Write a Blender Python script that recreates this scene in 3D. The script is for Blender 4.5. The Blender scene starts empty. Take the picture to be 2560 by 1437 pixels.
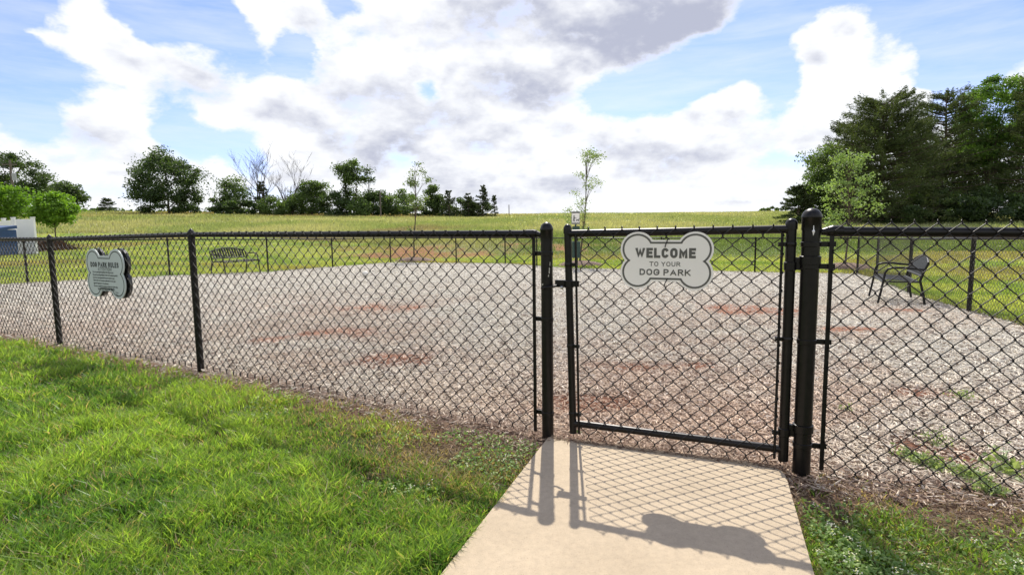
import bpy, math, random
import numpy as np
from mathutils import Matrix, Vector

# ------------------------------------------------------------------ camera, light, exposure
S = bpy.context.scene
COL = S.collection
random.seed(7)
rng = np.random.default_rng(7)
EYE = 1.084                                   # camera height above the concrete path
CX, CY, F = 1280.0, 718.5, 1400.0             # principal point and focal length in photo pixels
p_, r_ = math.radians(6.0), math.radians(-0.75)
fw = np.array([0, math.cos(p_), -math.sin(p_)]); up = np.array([0, math.sin(p_), math.cos(p_)]); ri = np.array([1., 0, 0])
RI = ri*math.cos(r_) + up*math.sin(r_); UP = -ri*math.sin(r_) + up*math.cos(r_)
cam = bpy.data.cameras.new('camera'); co = bpy.data.objects.new('camera', cam); COL.objects.link(co)
cam.sensor_width = 36; cam.lens = F/2560*36; cam.clip_start = .05; cam.clip_end = 5000
co.matrix_world = Matrix(((RI[0], UP[0], -fw[0], 0), (RI[1], UP[1], -fw[1], 0), (RI[2], UP[2], -fw[2], EYE), (0, 0, 0, 1)))
S.camera = co
SUN_EL, SUN_AZ = 51.0, 4.2                    # degrees; azimuth to the right of +Y
sl = bpy.data.lights.new('sun', 'SUN'); sl.energy = 4.1; sl.angle = math.radians(.5); sl.color = (1, .93, .83)
so = bpy.data.objects.new('sun', sl); COL.objects.link(so)
_e, _a = math.radians(SUN_EL), math.radians(SUN_AZ)
so.rotation_euler = Vector((math.sin(_a)*math.cos(_e), math.cos(_a)*math.cos(_e), math.sin(_e))).to_track_quat('Z', 'Y').to_euler()
S.view_settings.view_transform = 'Standard'; S.view_settings.look = 'None'
S.view_settings.exposure = .62; S.view_settings.gamma = 1

def ray(px, py):
    return RI*((px-CX)/F) + UP*(-(py-CY)/F) + fw

# ------------------------------------------------------------------ sky with clouds
W = bpy.data.worlds.new('World'); S.world = W; W.use_nodes = True
nt = W.node_tree; N = nt.nodes; L = nt.links
for n in list(N): N.remove(n)
def nd(t, **k):
    n = N.new(t)
    for a, b in k.items(): setattr(n, a, b)
    return n
def mth(op, a, b=None, c=None, clamp=False):
    n = N.new('ShaderNodeMath'); n.operation = op; n.use_clamp = clamp
    for i, v in enumerate((a, b, c)):
        if v is None: continue
        if isinstance(v, (int, float)): n.inputs[i].default_value = v
        else: L.new(v, n.inputs[i])
    return n.outputs[0]
SKYS = .11
out = nd('ShaderNodeOutputWorld'); bg = nd('ShaderNodeBackground'); bg.inputs[1].default_value = SKYS
L.new(bg.outputs[0], out.inputs[0])
sky = nd('ShaderNodeTexSky'); sky.sky_type = 'NISHITA'; sky.sun_disc = False
sky.sun_elevation = math.radians(SUN_EL); sky.sun_rotation = math.radians(SUN_AZ)
sky.air_density = 1.0; sky.dust_density = .6; sky.ozone_density = 1.5
tc = nd('ShaderNodeTexCoord'); sep = nd('ShaderNodeSeparateXYZ'); L.new(tc.outputs['Generated'], sep.inputs[0])
azn = mth('ARCTAN2', sep.outputs[0], sep.outputs[1]); eln = mth('ARCSINE', sep.outputs[2])
# warp by noise so that the soft shapes get billowy edges
mp = nd('ShaderNodeMapping'); mp.inputs['Scale'].default_value = (1, 1, 1.7); L.new(tc.outputs['Generated'], mp.inputs[0])
def noise(scale, detail, rough, src=None, dist=0.0):
    n = nd('ShaderNodeTexNoise'); n.inputs['Scale'].default_value = scale; n.inputs['Detail'].default_value = detail
    n.inputs['Roughness'].default_value = rough; n.inputs['Distortion'].default_value = dist
    L.new(src or mp.outputs[0], n.inputs['Vector']); return n
nw = noise(7, 5, .6)
sw = nd('ShaderNodeSeparateColor'); L.new(nw.outputs['Color'], sw.inputs[0])
AZ = mth('ADD', azn, mth('MULTIPLY', mth('SUBTRACT', sw.outputs[0], .5), .11))
EL = mth('ADD', eln, mth('MULTIPLY', mth('SUBTRACT', sw.outputs[1], .5), .07))
cb = nd('ShaderNodeCombineXYZ'); L.new(AZ, cb.inputs[0]); L.new(EL, cb.inputs[1])
def blob(cx, cy, rx, ry, rot=0):
    v = ray(cx, cy); v = v/np.linalg.norm(v)
    k = 1/F*(math.hypot(v[0], v[1])/np.linalg.norm(ray(cx, cy))/1.0) * 1.0
    m = nd('ShaderNodeMapping'); m.vector_type = 'TEXTURE'
    m.inputs['Location'].default_value = (math.atan2(v[0], v[1]), math.asin(v[2]), 0)
    m.inputs['Rotation'].default_value = (0, 0, math.radians(rot))
    c2 = math.cos(math.atan2(v[0], v[1]))
    m.inputs['Scale'].default_value = (rx/F*c2*c2*1.35, ry/F*c2*1.35, 1)
    L.new(cb.outputs[0], m.inputs[0])
    g = nd('ShaderNodeTexGradient'); g.gradient_type = 'SPHERICAL'; L.new(m.outputs[0], g.inputs[0])
    return g.outputs['Fac']
def total(lst):
    s = None
    for (amp, *a) in lst:
        b = mth('MULTIPLY', blob(*a), amp)
        s = b if s is None else mth('ADD', s, b)
    return s
BLUE = [(1.5, 60, 130, 200, 120), (1.5, 530, 50, 215, 95, -15), (1.1, 330, 10, 170, 70), (.6, 160, 230, 150, 60), (1.2, 445, 335, 75, 75),
        (1.0, 560, 355, 110, 45), (.9, 620, 400, 60, 40), (1.0, 745, 140, 45, 55), (1.0, 860, 10, 50, 30), (.7, 1052, 235, 30, 26), (.5, 1010, 400, 60, 25),
        (1.3, 1560, 235, 130, 60), (1.0, 1680, 190, 110, 60, 20), (1.2, 1830, 150, 150, 75, 15), (1.4, 1930, 210, 110, 80), (1.6, 2080, 10, 220, 70),
        (1.8, 2420, 70, 240, 170), (.9, 2470, 240, 130, 55), (.5, 2330, 180, 90, 35), (.6, 1960, 400, 110, 30), (.7, 2520, 330, 90, 60), (.5, 1880, 470, 120, 25),
        (.8, 90, 300, 70, 60), (.45, 300, 480, 150, 40), (.4, 1600, 500, 200, 25), (.5, 640, 480, 130, 30)]
WHITE = [(1.5, 2090, 115, 110, 105), (.9, 2265, 135, 60, 55), (1.0, 2350, 75, 35, 30), (.8, 2550, 185, 60, 35), (.7, 100, 105, 70, 22), (1.1, 640, 15, 55, 25), (1.0, 1850, 240, 90, 50),
         (.9, 250, 110, 90, 90), (1.1, 2190, 250, 220, 60), (.6, 700, 60, 80, 60)]
GREY = [(1.7, 1700, 40, 330, 130, -6), (1.0, 1640, 130, 190, 90), (.8, 1230, 90, 230, 140), (.8, 960, 300, 260, 110, -15), (.9, 1290, 270, 130, 90), (.45, 560, 240, 260, 60, -10),
        (.35, 270, 140, 100, 50), (1.0, 960, 400, 210, 50), (.55, 1740, 320, 190, 80), (.45, 1620, 400, 260, 70), (.5, 400, 300, 120, 60), (.4, 330, 430, 200, 40),
        (.4, 1900, 480, 170, 30), (.5, 760, 190, 120, 60, -30), (.5, 1100, 480, 200, 40), (.35, 2200, 330, 200, 60), (.4, 100, 430, 140, 60)]
fb = noise(9, 9, .58, None, .15)
nb = mth('SUBTRACT', fb.outputs['Fac'], .5)
TB = total(BLUE); d0 = mth('SUBTRACT', .66, TB); d1 = mth('ADD', d0, total(WHITE))
# out of the photograph: broken cloud everywhere else
nbig = noise(2.2, 3, .5)
outm = nd('ShaderNodeMapRange'); outm.inputs[1].default_value = .42; outm.inputs[2].default_value = .6; L.new(eln, outm.inputs[0])
d1 = mth('SUBTRACT', d1, mth('MULTIPLY', outm.outputs[0], mth('MULTIPLY', mth('SUBTRACT', nbig.outputs['Fac'], .42), 6)))
fb3 = noise(30, 6, .65, None, .3)
dens = mth('ADD', mth('ADD', d1, mth('MULTIPLY', nb, 1.9)), mth('MULTIPLY', mth('SUBTRACT', fb3.outputs['Fac'], .5), .55))
al = nd('ShaderNodeMapRange'); al.interpolation_type = 'SMOOTHSTEP'; al.inputs[1].default_value = .0; al.inputs[2].default_value = .58
L.new(dens, al.inputs[0])
# clouds seen lit from above: undersides, with more cloud towards the sun, are greyer
mpu = nd('ShaderNodeMapping'); mpu.inputs['Scale'].default_value = (1, 1, 1.7); mpu.inputs['Location'].default_value = (0, 0, .045); L.new(tc.outputs['Generated'], mpu.inputs[0])
fbu = noise(9, 4, .5, mpu.outputs[0], .15); fbl = noise(9, 4, .5, None, .15)
relief = mth('SUBTRACT', fbu.outputs['Fac'], fbl.outputs['Fac'])
mpv = nd('ShaderNodeMapping'); mpv.inputs['Scale'].default_value = (1, 1, 1.7); mpv.inputs['Location'].default_value = (0, 0, .018); L.new(tc.outputs['Generated'], mpv.inputs[0])
fcu = noise(22, 5, .55, mpv.outputs[0], .1); fcl = noise(22, 5, .55, None, .1)
relief2 = mth('SUBTRACT', fcu.outputs['Fac'], fcl.outputs['Fac'])
fb2 = noise(11, 10, .62, None, .25); nb2 = mth('SUBTRACT', fb2.outputs['Fac'], .5)
gr = mth('ADD', mth('MULTIPLY', total(GREY), .80), mth('MULTIPLY', nb2, .8))
gr = mth('ADD', gr, mth('MULTIPLY', nb, -.5))
gr = mth('ADD', gr, mth('ADD', mth('MULTIPLY', relief, 2.3), mth('MULTIPLY', relief2, .8))); gr = mth('SUBTRACT', gr, mth('MULTIPLY', TB, .85))
crs = noise(5, 4, .5); gr = mth('ADD', gr, mth('MULTIPLY', mth('SUBTRACT', crs.outputs['Fac'], .53), 1.0))
mp2 = nd('ShaderNodeMapping'); mp2.inputs['Scale'].default_value = (1, 1, 6.5); L.new(tc.outputs['Generated'], mp2.inputs[0])
stk = noise(4.5, 8, .6, mp2.outputs[0], .2)
lo_ = nd('ShaderNodeMapRange'); lo_.inputs[1].default_value = .20; lo_.inputs[2].default_value = .06; L.new(eln, lo_.inputs[0])
gr = mth('ADD', gr, mth('MULTIPLY', mth('MULTIPLY', mth('SUBTRACT', stk.outputs['Fac'], .50), 1.7), lo_.outputs[0]))
gm = nd('ShaderNodeMapRange'); gm.interpolation_type = 'SMOOTHSTEP'; gm.inputs[1].default_value = -.10; gm.inputs[2].default_value = 1.20
L.new(gr, gm.inputs[0])
cc = nd('ShaderNodeMix'); cc.data_type = 'RGBA'
cc.inputs[6].default_value = (6.15, 6.25, 6.45, 1); cc.inputs[7].default_value = (3.05, 3.22, 4.0, 1)
fr_ = nd('ShaderNodeMapRange'); fr_.interpolation_type = 'SMOOTHSTEP'; fr_.inputs[1].default_value = .18; fr_.inputs[2].default_value = .74; fr_.inputs[3].default_value = .10; L.new(dens, fr_.inputs[0])
L.new(mth('MULTIPLY', gm.outputs[0], fr_.outputs[0]), cc.inputs[0])
# blue of the clear parts: the physical sky, a little brighter as photographed near the sun
bl = nd('ShaderNodeMix'); bl.data_type = 'RGBA'; bl.blend_type = 'MULTIPLY'; bl.inputs[0].default_value = 1
L.new(sky.outputs[0], bl.inputs[6]); bl.inputs[7].default_value = (.76, .78, 1.12, 1)
mx = nd('ShaderNodeMix'); mx.data_type = 'RGBA'
veil = nd('ShaderNodeMapRange'); veil.inputs[1].default_value = .40; veil.inputs[2].default_value = .72; veil.inputs[4].default_value = .38; L.new(stk.outputs['Fac'], veil.inputs[0])
L.new(mth('MAXIMUM', al.outputs[0], veil.outputs[0]), mx.inputs[0]); L.new(bl.outputs[2], mx.inputs[6]); L.new(cc.outputs[2], mx.inputs[7])
L.new(mx.outputs[2], bg.inputs[0])
W.cycles.sampling_method = 'MANUAL'; W.cycles.sample_map_resolution = 512

# ------------------------------------------------------------------ helpers
def tag(o, label=None, cat=None, group=None, kind=None):
    for k, v in (('label', label), ('category', cat), ('group', group), ('kind', kind)):
        if v: o[k] = v
    return o
def empty(name, loc, label=None, cat=None, group=None, rz=0):
    o = bpy.data.objects.new(name, None); COL.objects.link(o); o.location = loc; o.rotation_euler = (0, 0, rz); o.empty_display_size = .1
    return tag(o, label, cat, group)
def mesh_np(name, V, Fq, mat, parent=None, col=None, smooth=False, attrs=None, origin=None):
    """V (n,3); Fq (m,k) one face size; world coordinates, stored relative to the parent's location."""
    V = np.asarray(V, dtype=np.float32)
    if parent is not None:
        V = V - np.array(parent.location, dtype=np.float32)
    Fq = np.asarray(Fq, dtype=np.int32); m, k = Fq.shape
    me = bpy.data.meshes.new(name)
    me.vertices.add(len(V)); me.vertices.foreach_set('co', V.ravel())
    me.loops.add(m*k); me.loops.foreach_set('vertex_index', Fq.ravel())
    me.polygons.add(m); me.polygons.foreach_set('loop_start', np.arange(0, m*k, k, dtype=np.int32)); me.polygons.foreach_set('loop_total', np.full(m, k, dtype=np.int32))
    me.polygons.foreach_set('use_smooth', np.full(m, smooth, dtype=bool))
    if col is not None:
        a = me.color_attributes.new('Col', 'FLOAT_COLOR', 'POINT')
        c = np.ones((len(V), 4), dtype=np.float32); c[:, :3] = col; a.data.foreach_set('color', c.ravel())
    for an, av in (attrs or {}).items():
        a = me.attributes.new(an, 'FLOAT', 'POINT'); a.data.foreach_set('value', np.asarray(av, dtype=np.float32))
    me.update(calc_edges=True)
    if mat: me.materials.append(mat)
    o = bpy.data.objects.new(name, me); COL.objects.link(o)
    if parent is not None: o.parent = parent
    return o
class MB:
    def __init__(s): s.v = []; s.f = []
    def add(s, vs, fs):
        n = len(s.v); s.v += [tuple(map(float, v)) for v in vs]; s.f += [tuple(n+i for i in f) for f in fs]; return s
    def tube(s, pts, r, n=10, cap=True):
        pts = [Vector(p) for p in pts]
        rs = r if hasattr(r, '__len__') else [r]*len(pts)
        vs = []; fs = []
        t0 = (pts[1]-pts[0]).normalized()
        ref = Vector((0, 0, 1)) if abs(t0.z) < .9 else Vector((1, 0, 0))
        a = t0.cross(ref).normalized()
        for i, p in enumerate(pts):
            if i == 0: t = pts[1]-pts[0]
            elif i == len(pts)-1: t = pts[-1]-pts[-2]
            else: t = (pts[i+1]-pts[i]).normalized() + (pts[i]-pts[i-1]).normalized()
            t = t.normalized() if t.length > 1e-9 else t0
            a = (a - t*a.dot(t)); a = a.normalized() if a.length > 1e-6 else t.orthogonal().normalized()
            b = t.cross(a)
            for k in range(n):
                w = 2*math.pi*k/n; vs.append(p + a*(math.cos(w)*rs[i]) + b*(math.sin(w)*rs[i]))
        for i in range(len(pts)-1):
            for k in range(n):
                k2 = (k+1) % n; fs.append((i*n+k, i*n+k2, (i+1)*n+k2, (i+1)*n+k))
        if cap:
            fs.append(tuple(range(n-1, -1, -1))); fs.append(tuple((len(pts)-1)*n+k for k in range(n)))
        return s.add(vs, fs)
    def box(s, c, sx, sy, sz, ux=(1, 0, 0), uz=(0, 0, 1), bev=0):
        ux = Vector(ux).normalized(); uz = Vector(uz).normalized(); uy = uz.cross(ux).normalized(); c = Vector(c)
        vs = []
        for dz in (-1, 1):
            for dx, dy in ((-1, -1), (1, -1), (1, 1), (-1, 1)):
                vs.append(c + ux*(dx*sx/2) + uy*(dy*sy/2) + uz*(dz*sz/2))
        return s.add(vs, [(3, 2, 1, 0), (4, 5, 6, 7), (0, 1, 5, 4), (1, 2, 6, 5), (2, 3, 7, 6), (3, 0, 4, 7)])
    def lathe(s, base, prof, n=20):
        b = Vector(base); vs = []; fs = []
        for (r, z) in prof:
            for k in range(n):
                w = 2*math.pi*k/n; vs.append(b + Vector((r*math.cos(w), r*math.sin(w), z)))
        for i in range(len(prof)-1):
            for k in range(n):
                k2 = (k+1) % n; fs.append((i*n+k, i*n+k2, (i+1)*n+k2, (i+1)*n+k))
        fs.append(tuple(range(n-1, -1, -1))); fs.append(tuple((len(prof)-1)*n+k for k in range(n)))
        return s.add(vs, fs)
    def prism(s, poly, origin, ux, uy, t0, t1):
        """poly in (u,v); extruded along ux x uy from t0 to t1"""
        ux = Vector(ux); uy = Vector(uy); un = ux.cross(uy); o = Vector(origin); n = len(poly)
        vs = [o+ux*u+uy*v+un*t0 for u, v in poly] + [o+ux*u+uy*v+un*t1 for u, v in poly]
        return s.add(vs, [tuple(range(n-1, -1, -1)), tuple(range(n, 2*n))] + [(i, (i+1) % n, n+(i+1) % n, n+i) for i in range(n)])
    def build(s, name, mat, parent=None, smooth=True, bevel=0):
        me = bpy.data.meshes.new(name)
        off = Vector(parent.location) if parent is not None else Vector((0, 0, 0))
        me.from_pydata([tuple(Vector(v)-off) for v in s.v], [], s.f); me.update()
        if smooth:
            me.polygons.foreach_set('use_smooth', [True]*len(me.polygons))
            try: me.set_sharp_from_angle(angle=math.radians(40))
            except Exception: pass
        me.materials.append(mat)
        o = bpy.data.objects.new(name, me); COL.objects.link(o)
        if parent is not None: o.parent = parent
        if bevel:
            b = o.modifiers.new('b', 'BEVEL'); b.width = bevel; b.segments = 2; b.limit_method = 'ANGLE'
        return o

def lattice(seed, n=256):
    return np.random.default_rng(seed).random((n, n))
_LT = {}
def vn(x, y, sc, seed=0):
    if seed not in _LT: _LT[seed] = lattice(seed)
    T = _LT[seed]; x = np.asarray(x)/sc + 1000.3; y = np.asarray(y)/sc + 1000.7
    xi = np.floor(x).astype(int); yi = np.floor(y).astype(int); fx = x-xi; fy = y-yi
    fx = fx*fx*(3-2*fx); fy = fy*fy*(3-2*fy)
    a = T[xi % 256, yi % 256]; b = T[(xi+1) % 256, yi % 256]; c = T[xi % 256, (yi+1) % 256]; d = T[(xi+1) % 256, (yi+1) % 256]
    return (a*(1-fx)+b*fx)*(1-fy) + (c*(1-fx)+d*fx)*fy
def fbm(x, y, sc, seed=0, o=4):
    s = 0; a = .5; t = 0
    for i in range(o):
        s = s + a*vn(x, y, sc/2**i, seed+i); t += a; a *= .55
    return s/t
def sst(a, b, x):
    t = np.clip((x-a)/(b-a), 0, 1); return t*t*(3-2*t)

# ------------------------------------------------------------------ terrain
RG = np.array([0, 14, 18, 20, 22, 24, 26, 28, 30, 32, 34, 36, 40, 45, 50, 60, 75, 90, 105, 120, 130, 150, 300, 900], float)
PROF = [(-60, [(0, -1.1), (14, -1.15), (18.5, -1.2), (30, -1.05), (42, -.85), (50, -.6), (60, -.15), (85, 1.7), (122, 4.1), (140, 4.1), (300, 1), (900, -12)]),
        (-35, [(0, -1.1), (14, -1.15), (18.5, -1.2), (30, -1.05), (42, -.85), (50, -.6), (60, -.15), (85, 1.6), (122, 3.75), (140, 3.75), (300, 1), (900, -12)]),
        (-20, [(0, -1.1), (24, -1.38), (30, -1.2), (36, -.85), (60, .4), (90, 1.9), (120, 3.4), (140, 3.4), (300, 1), (900, -12)]),
        (-5, [(0, -1.1), (25, -1.43), (27.5, -1.4), (31, -.85), (34, -.6), (60, .45), (90, 1.7), (120, 3.0), (140, 3.0), (300, 1), (900, -12)]),
        (10, [(0, -1.1), (21, -1.42), (25, -1.38), (29, -.95), (33, -.62), (60, .45), (90, 1.6), (120, 2.75), (140, 2.75), (300, 1), (900, -12)]),
        (25, [(0, -1.1), (20, -1.46), (26, -1.38), (30, -1.0), (35, -.7), (60, .2), (90, 1.25), (120, 2.4), (140, 2.4), (300, 1), (900, -12)]),
        (40, [(0, -1.1), (10, -1.3), (20, -1.45), (30, -1.2), (55, -.25), (90, .6), (120, 1.2), (140, 1.2), (300, 0), (900, -12)]),
        (60, [(0, -1.1), (10, -1.3), (20, -1.45), (30, -1.2), (55, -.25), (90, .6), (120, 1.2), (140, 1.2), (300, 0), (900, -12)])]
PA = np.array([a for a, _ in PROF], float)
RF = np.concatenate([np.arange(0, 60, .5), np.arange(60, 160, 2), np.arange(160, 900, 20)])
def _sm(v, k=3):
    for _ in range(k): v = np.concatenate([v[:1], (v[:-2]+2*v[1:-1]+v[2:])/4, v[-1:]])
    return v
PT = np.array([_sm(np.interp(RF, [r for r, _ in q], [z for _, z in q])) for _, q in PROF])
RFE = (np.array([-60, -45, -35, -25, -15, -5, 5, 12, 25, 32, 37, 45, 60.]), np.array([17, 18.5, 19, 21.5, 24.5, 24.3, 21.5, 19.8, 19.3, 19.8, 16, 12, 8.]))
def G(x, y):
    x = np.asarray(x, float); y = np.asarray(y, float)
    rho = np.hypot(x, y); az = np.degrees(np.arctan2(x, np.maximum(y, 1e-6)))
    zn = -1.00838 - .01192*x - .02577*y + .00031*y*y - .00011*x*x + EYE - .07*np.exp(-(rho/4)**2)
    zn = np.where(y < 0, -1.00838+EYE-.07 - .012*x, zn)
    azc = np.clip(az, -60, 60)
    ia = np.clip(np.searchsorted(PA, azc, side='right')-1, 0, len(PA)-2)
    fa = np.clip((azc-PA[ia])/(PA[ia+1]-PA[ia]), 0, 1)
    rr = np.clip(rho, 0, 880)
    ir = np.clip(np.searchsorted(RF, rr, side='right')-1, 0, len(RF)-2); fr = (rr-RF[ir])/(RF[ir+1]-RF[ir])
    z0 = PT[ia, ir]*(1-fr)+PT[ia, ir+1]*fr; z1 = PT[ia+1, ir]*(1-fr)+PT[ia+1, ir+1]*fr
    zf = z0*(1-fa)+z1*fa + EYE + .25*(fbm(x, y, 22, 40, 3)-.5)*sst(45, 80, rho)*1.6
    rf = np.interp(azc, RFE[0], RFE[1])
    w = sst(rf-4, rf+3, rho); w = np.where(y <= .01, sst(15, 40, rho), w)
    return zn*(1-w)+zf*w
def gz(x, y): return float(G(np.array([x]), np.array([y]))[0])
def at(px, py, extra=0.0):
    """where the line of sight through a photo pixel meets the ground"""
    r = ray(px, py); lo = .5
    d = np.linspace(.8, 200, 8000); P = r[None]*d[:, None]
    hit = np.nonzero(P[:, 2]+EYE <= G(P[:, 0], P[:, 1])+extra)[0]
    i = hit[0] if len(hit) else 4000
    return P[i][:2]
def at_depth(px, Y):
    r = ray(px, 560); return r[0]/r[1]*Y, Y

# ------------------------------------------------------------------ fence lines, path and mulch outline
A_ = (-4.53, 5.52); B_ = (-2.48, 4.36); C_ = (.180, 2.866); D_ = (1.293, 2.424)
FL = [(-14.3, 11.2), (-11.97, 13.8), (-9.89, 16.16), (-7.85, 18.02), (-6.75, 21.1), (-5.24, 24.26), (-2.32, 23.46), (-.26, 22.75)]
F65 = (.95, 21.1); F7 = (2.27, 19.39)
F75 = (4.93, 18.45); F8 = (7.58, 17.42); F9 = (10.15, 16.4)
FR = [(9.45, 14.45), (7.62, 10.68), (6.56, 7.96), (5.55, 5.1)]
CORN = (4.55, 1.35); E_ = (2.9, 1.94)
NL = [(-9.4, 8.4), (-6.95, 6.94)]        # near line continued to the left, out of frame
POLY = np.array(FL + [F65, F7, F75, F8, F9] + FR + [CORN, E_, D_, C_, B_, A_] + NL[::-1])
def inside(x, y, P=POLY):
    x = np.asarray(x); y = np.asarray(y); c = np.zeros(x.shape, bool); n = len(P)
    for i in range(n):
        x0, y0 = P[i]; x1, y1 = P[(i+1) % n]
        if y0 == y1: continue
        m = ((y0 > y) != (y1 > y)) & (x < (x1-x0)*(y-y0)/(y1-y0)+x0); c ^= m
    return c
def dist_poly(x, y, P=POLY):
    d = np.full(np.shape(x), 1e9); n = len(P)
    for i in range(n):
        a = P[i]; b = P[(i+1) % n]; e = b-a
        t = np.clip(((x-a[0])*e[0]+(y-a[1])*e[1])/(e@e), 0, 1)
        d = np.minimum(d, np.hypot(x-a[0]-t*e[0], y-a[1]-t*e[1]))
    return np.where(inside(x, y, P), d, -d)          # positive inside
S0 = np.array([.183, 2.837]); S1 = np.array([1.215, 2.43]); SD = np.array([-.36, -1.0])
SLAB = np.array([S0, S1, S1+SD*5.5, S0+SD*5.9])
def lawn_limit(az): return np.interp(az, [-50, -35, -20, -8, 0, 10, 25, 40, 50], [64, 62, 40, 28.5, 27.5, 26, 26, 30, 30])
CLAY = [(1880, 778, 1.0, .75, 1), (1500, 1015, .38, .28, 1), (2310, 985, .35, .22, 1), (2350, 1140, .3, .2, 1), (2120, 825, .5, .3, .85), (860, 830, .9, .8, .62), (990, 900, .8, .5, .66), (1650, 915, .6, .3, .8), (2260, 775, .5, .4, .8), (950, 768, 1.2, .6, .6), (700, 850, .8, .4, .6)]
CLP = [(*at(a, b), c, d, e) for a, b, c, d, e in CLAY]
def clay(x, y):
    m = 0
    for cx, cy, rx, ry, am_ in CLP:
        m = np.maximum(m, am_*np.exp(-(((x-cx)/rx)**2+((y-cy)/ry)**2)*1.3))
    return np.clip((m*1.15 + (fbm(x, y, .35, 70)-.5)*1.4-.32)*2.2, 0, 1)

# ------------------------------------------------------------------ materials
def mat(name, base, rough=.5, metal=0, spec=.5, bump=None, bscale=200, vcol=False, noise_amt=0, nscale=6, coat=0):
    m = bpy.data.materials.new(name); m.use_nodes = True; t = m.node_tree; b = t.nodes['Principled BSDF']
    b.inputs['Base Color'].default_value = (*base, 1); b.inputs['Roughness'].default_value = rough; b.inputs['Metallic'].default_value = metal
    b.inputs['Specular IOR Level'].default_value = spec; b.inputs['Coat Weight'].default_value = coat
    tcn = t.nodes.new('ShaderNodeTexCoord')
    src = None
    if vcol:
        a = t.nodes.new('ShaderNodeAttribute'); a.attribute_name = 'Col'; src = a.outputs['Color']
    if noise_amt:
        n = t.nodes.new('ShaderNodeTexNoise'); n.inputs['Scale'].default_value = nscale; n.inputs['Detail'].default_value = 6; t.links.new(tcn.outputs['Object'], n.inputs[0])
        mr = t.nodes.new('ShaderNodeMapRange'); mr.inputs[1].default_value = .3; mr.inputs[2].default_value = .7; mr.inputs[3].default_value = 1-noise_amt; mr.inputs[4].default_value = 1+noise_amt
        t.links.new(n.outputs['Fac'], mr.inputs[0])
        x = t.nodes.new('ShaderNodeMix'); x.data_type = 'RGBA'; x.blend_type = 'MULTIPLY'; x.inputs[0].default_value = 1
        if src: t.links.new(src, x.inputs[6])
        else: x.inputs[6].default_value = (*base, 1)
        t.links.new(mr.outputs[0], x.inputs[7]); src = x.outputs[2]
    if src: t.links.new(src, b.inputs['Base Color'])
    if bump:
        n = t.nodes.new('ShaderNodeTexNoise'); n.inputs['Scale'].default_value = bscale; n.inputs['Detail'].default_value = 5; t.links.new(tcn.outputs['Object'], n.inputs[0])
        u = t.nodes.new('ShaderNodeBump'); u.inputs['Strength'].default_value = 1; u.inputs['Distance'].default_value = bump; t.links.new(n.outputs['Fac'], u.inputs['Height']); t.links.new(u.outputs[0], b.inputs['Normal'])
    return m
def leafmat(name, trans=.45, rough=.5, spec=.4):
    m = bpy.data.materials.new(name); m.use_nodes = True; t = m.node_tree; b = t.nodes['Principled BSDF']; o = t.nodes['Material Output']
    a = t.nodes.new('ShaderNodeAttribute'); a.attribute_name = 'Col'
    t.links.new(a.outputs['Color'], b.inputs['Base Color']); b.inputs['Roughness'].default_value = rough; b.inputs['Specular IOR Level'].default_value = spec
    tr = t.nodes.new('ShaderNodeBsdfTranslucent'); g = t.nodes.new('ShaderNodeMix'); g.data_type = 'RGBA'; g.blend_type = 'MULTIPLY'; g.inputs[0].default_value = 1
    t.links.new(a.outputs['Color'], g.inputs[6]); g.inputs[7].default_value = (1.7, 1.75, .8, 1); t.links.new(g.outputs[2], tr.inputs[0])
    s = t.nodes.new('ShaderNodeMixShader'); s.inputs[0].default_value = trans; t.links.new(b.outputs[0], s.inputs[1]); t.links.new(tr.outputs[0], s.inputs[2]); t.links.new(s.outputs[0], o.inputs[0])
    return m
BLACK = mat('black_coating', (.0065, .0055, .0055), .36, spec=.30, noise_amt=.4, nscale=30)
WIRE = mat('black_vinyl_wire', (.007, .006, .006), .40, spec=.38)
BENCH = mat('black_powder_coat', (.006, .0065, .007), .42, spec=.3, noise_amt=.3)
GREENM = mat('dark_green_metal', (.012, .045, .035), .45)
CHROME = mat('worn_bare_metal', (.45, .44, .42), .4, metal=.8, noise_amt=.3, nscale=80)
SIGNW = mat('sign_face', (.82, .80, .76), .55, noise_amt=.05, nscale=3)
SIGNG = mat('sign_face_blue_grey', (.50, .56, .55), .5, noise_amt=.05, nscale=3)
SIGND = mat('sign_backing', (.02, .022, .022), .25, spec=.7)
INK = mat('sign_ink_grey', (.10, .10, .09), .6)
INKD = mat('sign_ink_black', (.012, .02, .022), .6)
WHITEV = mat('white_vinyl', (.80, .79, .80), .4, noise_amt=.04, nscale=2)
BLUEM = mat('blue_painted_steel', (.008, .045, .15), .45, noise_amt=.2)
BARK = mat('bark', (.10, .075, .055), .9, noise_amt=.5, nscale=8, bump=.02, bscale=20)
BARKG = mat('grey_bark', (.12, .10, .085), .95, spec=.05, noise_amt=.4, nscale=8)
POLEW = mat('weathered_pole_wood', (.13, .11, .09), .85, noise_amt=.3)
GREYM = mat('transformer_grey', (.35, .37, .38), .5)
BALLM = mat('scuffed_white_leather', (.68, .66, .60), .6, noise_amt=.15, nscale=30, bump=.002, bscale=40)
LEAF = leafmat('leaf', .38); GRASS = leafmat('grass_blade', .52, .45, .35); NEED = leafmat('needle', .25, .6, .2)
CHIP = mat('wood_chip', (.4, .35, .3), .8, spec=.25, vcol=True, noise_amt=.25, nscale=60)
DRYM = leafmat('dry_grass', .3, .7, .2)

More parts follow.
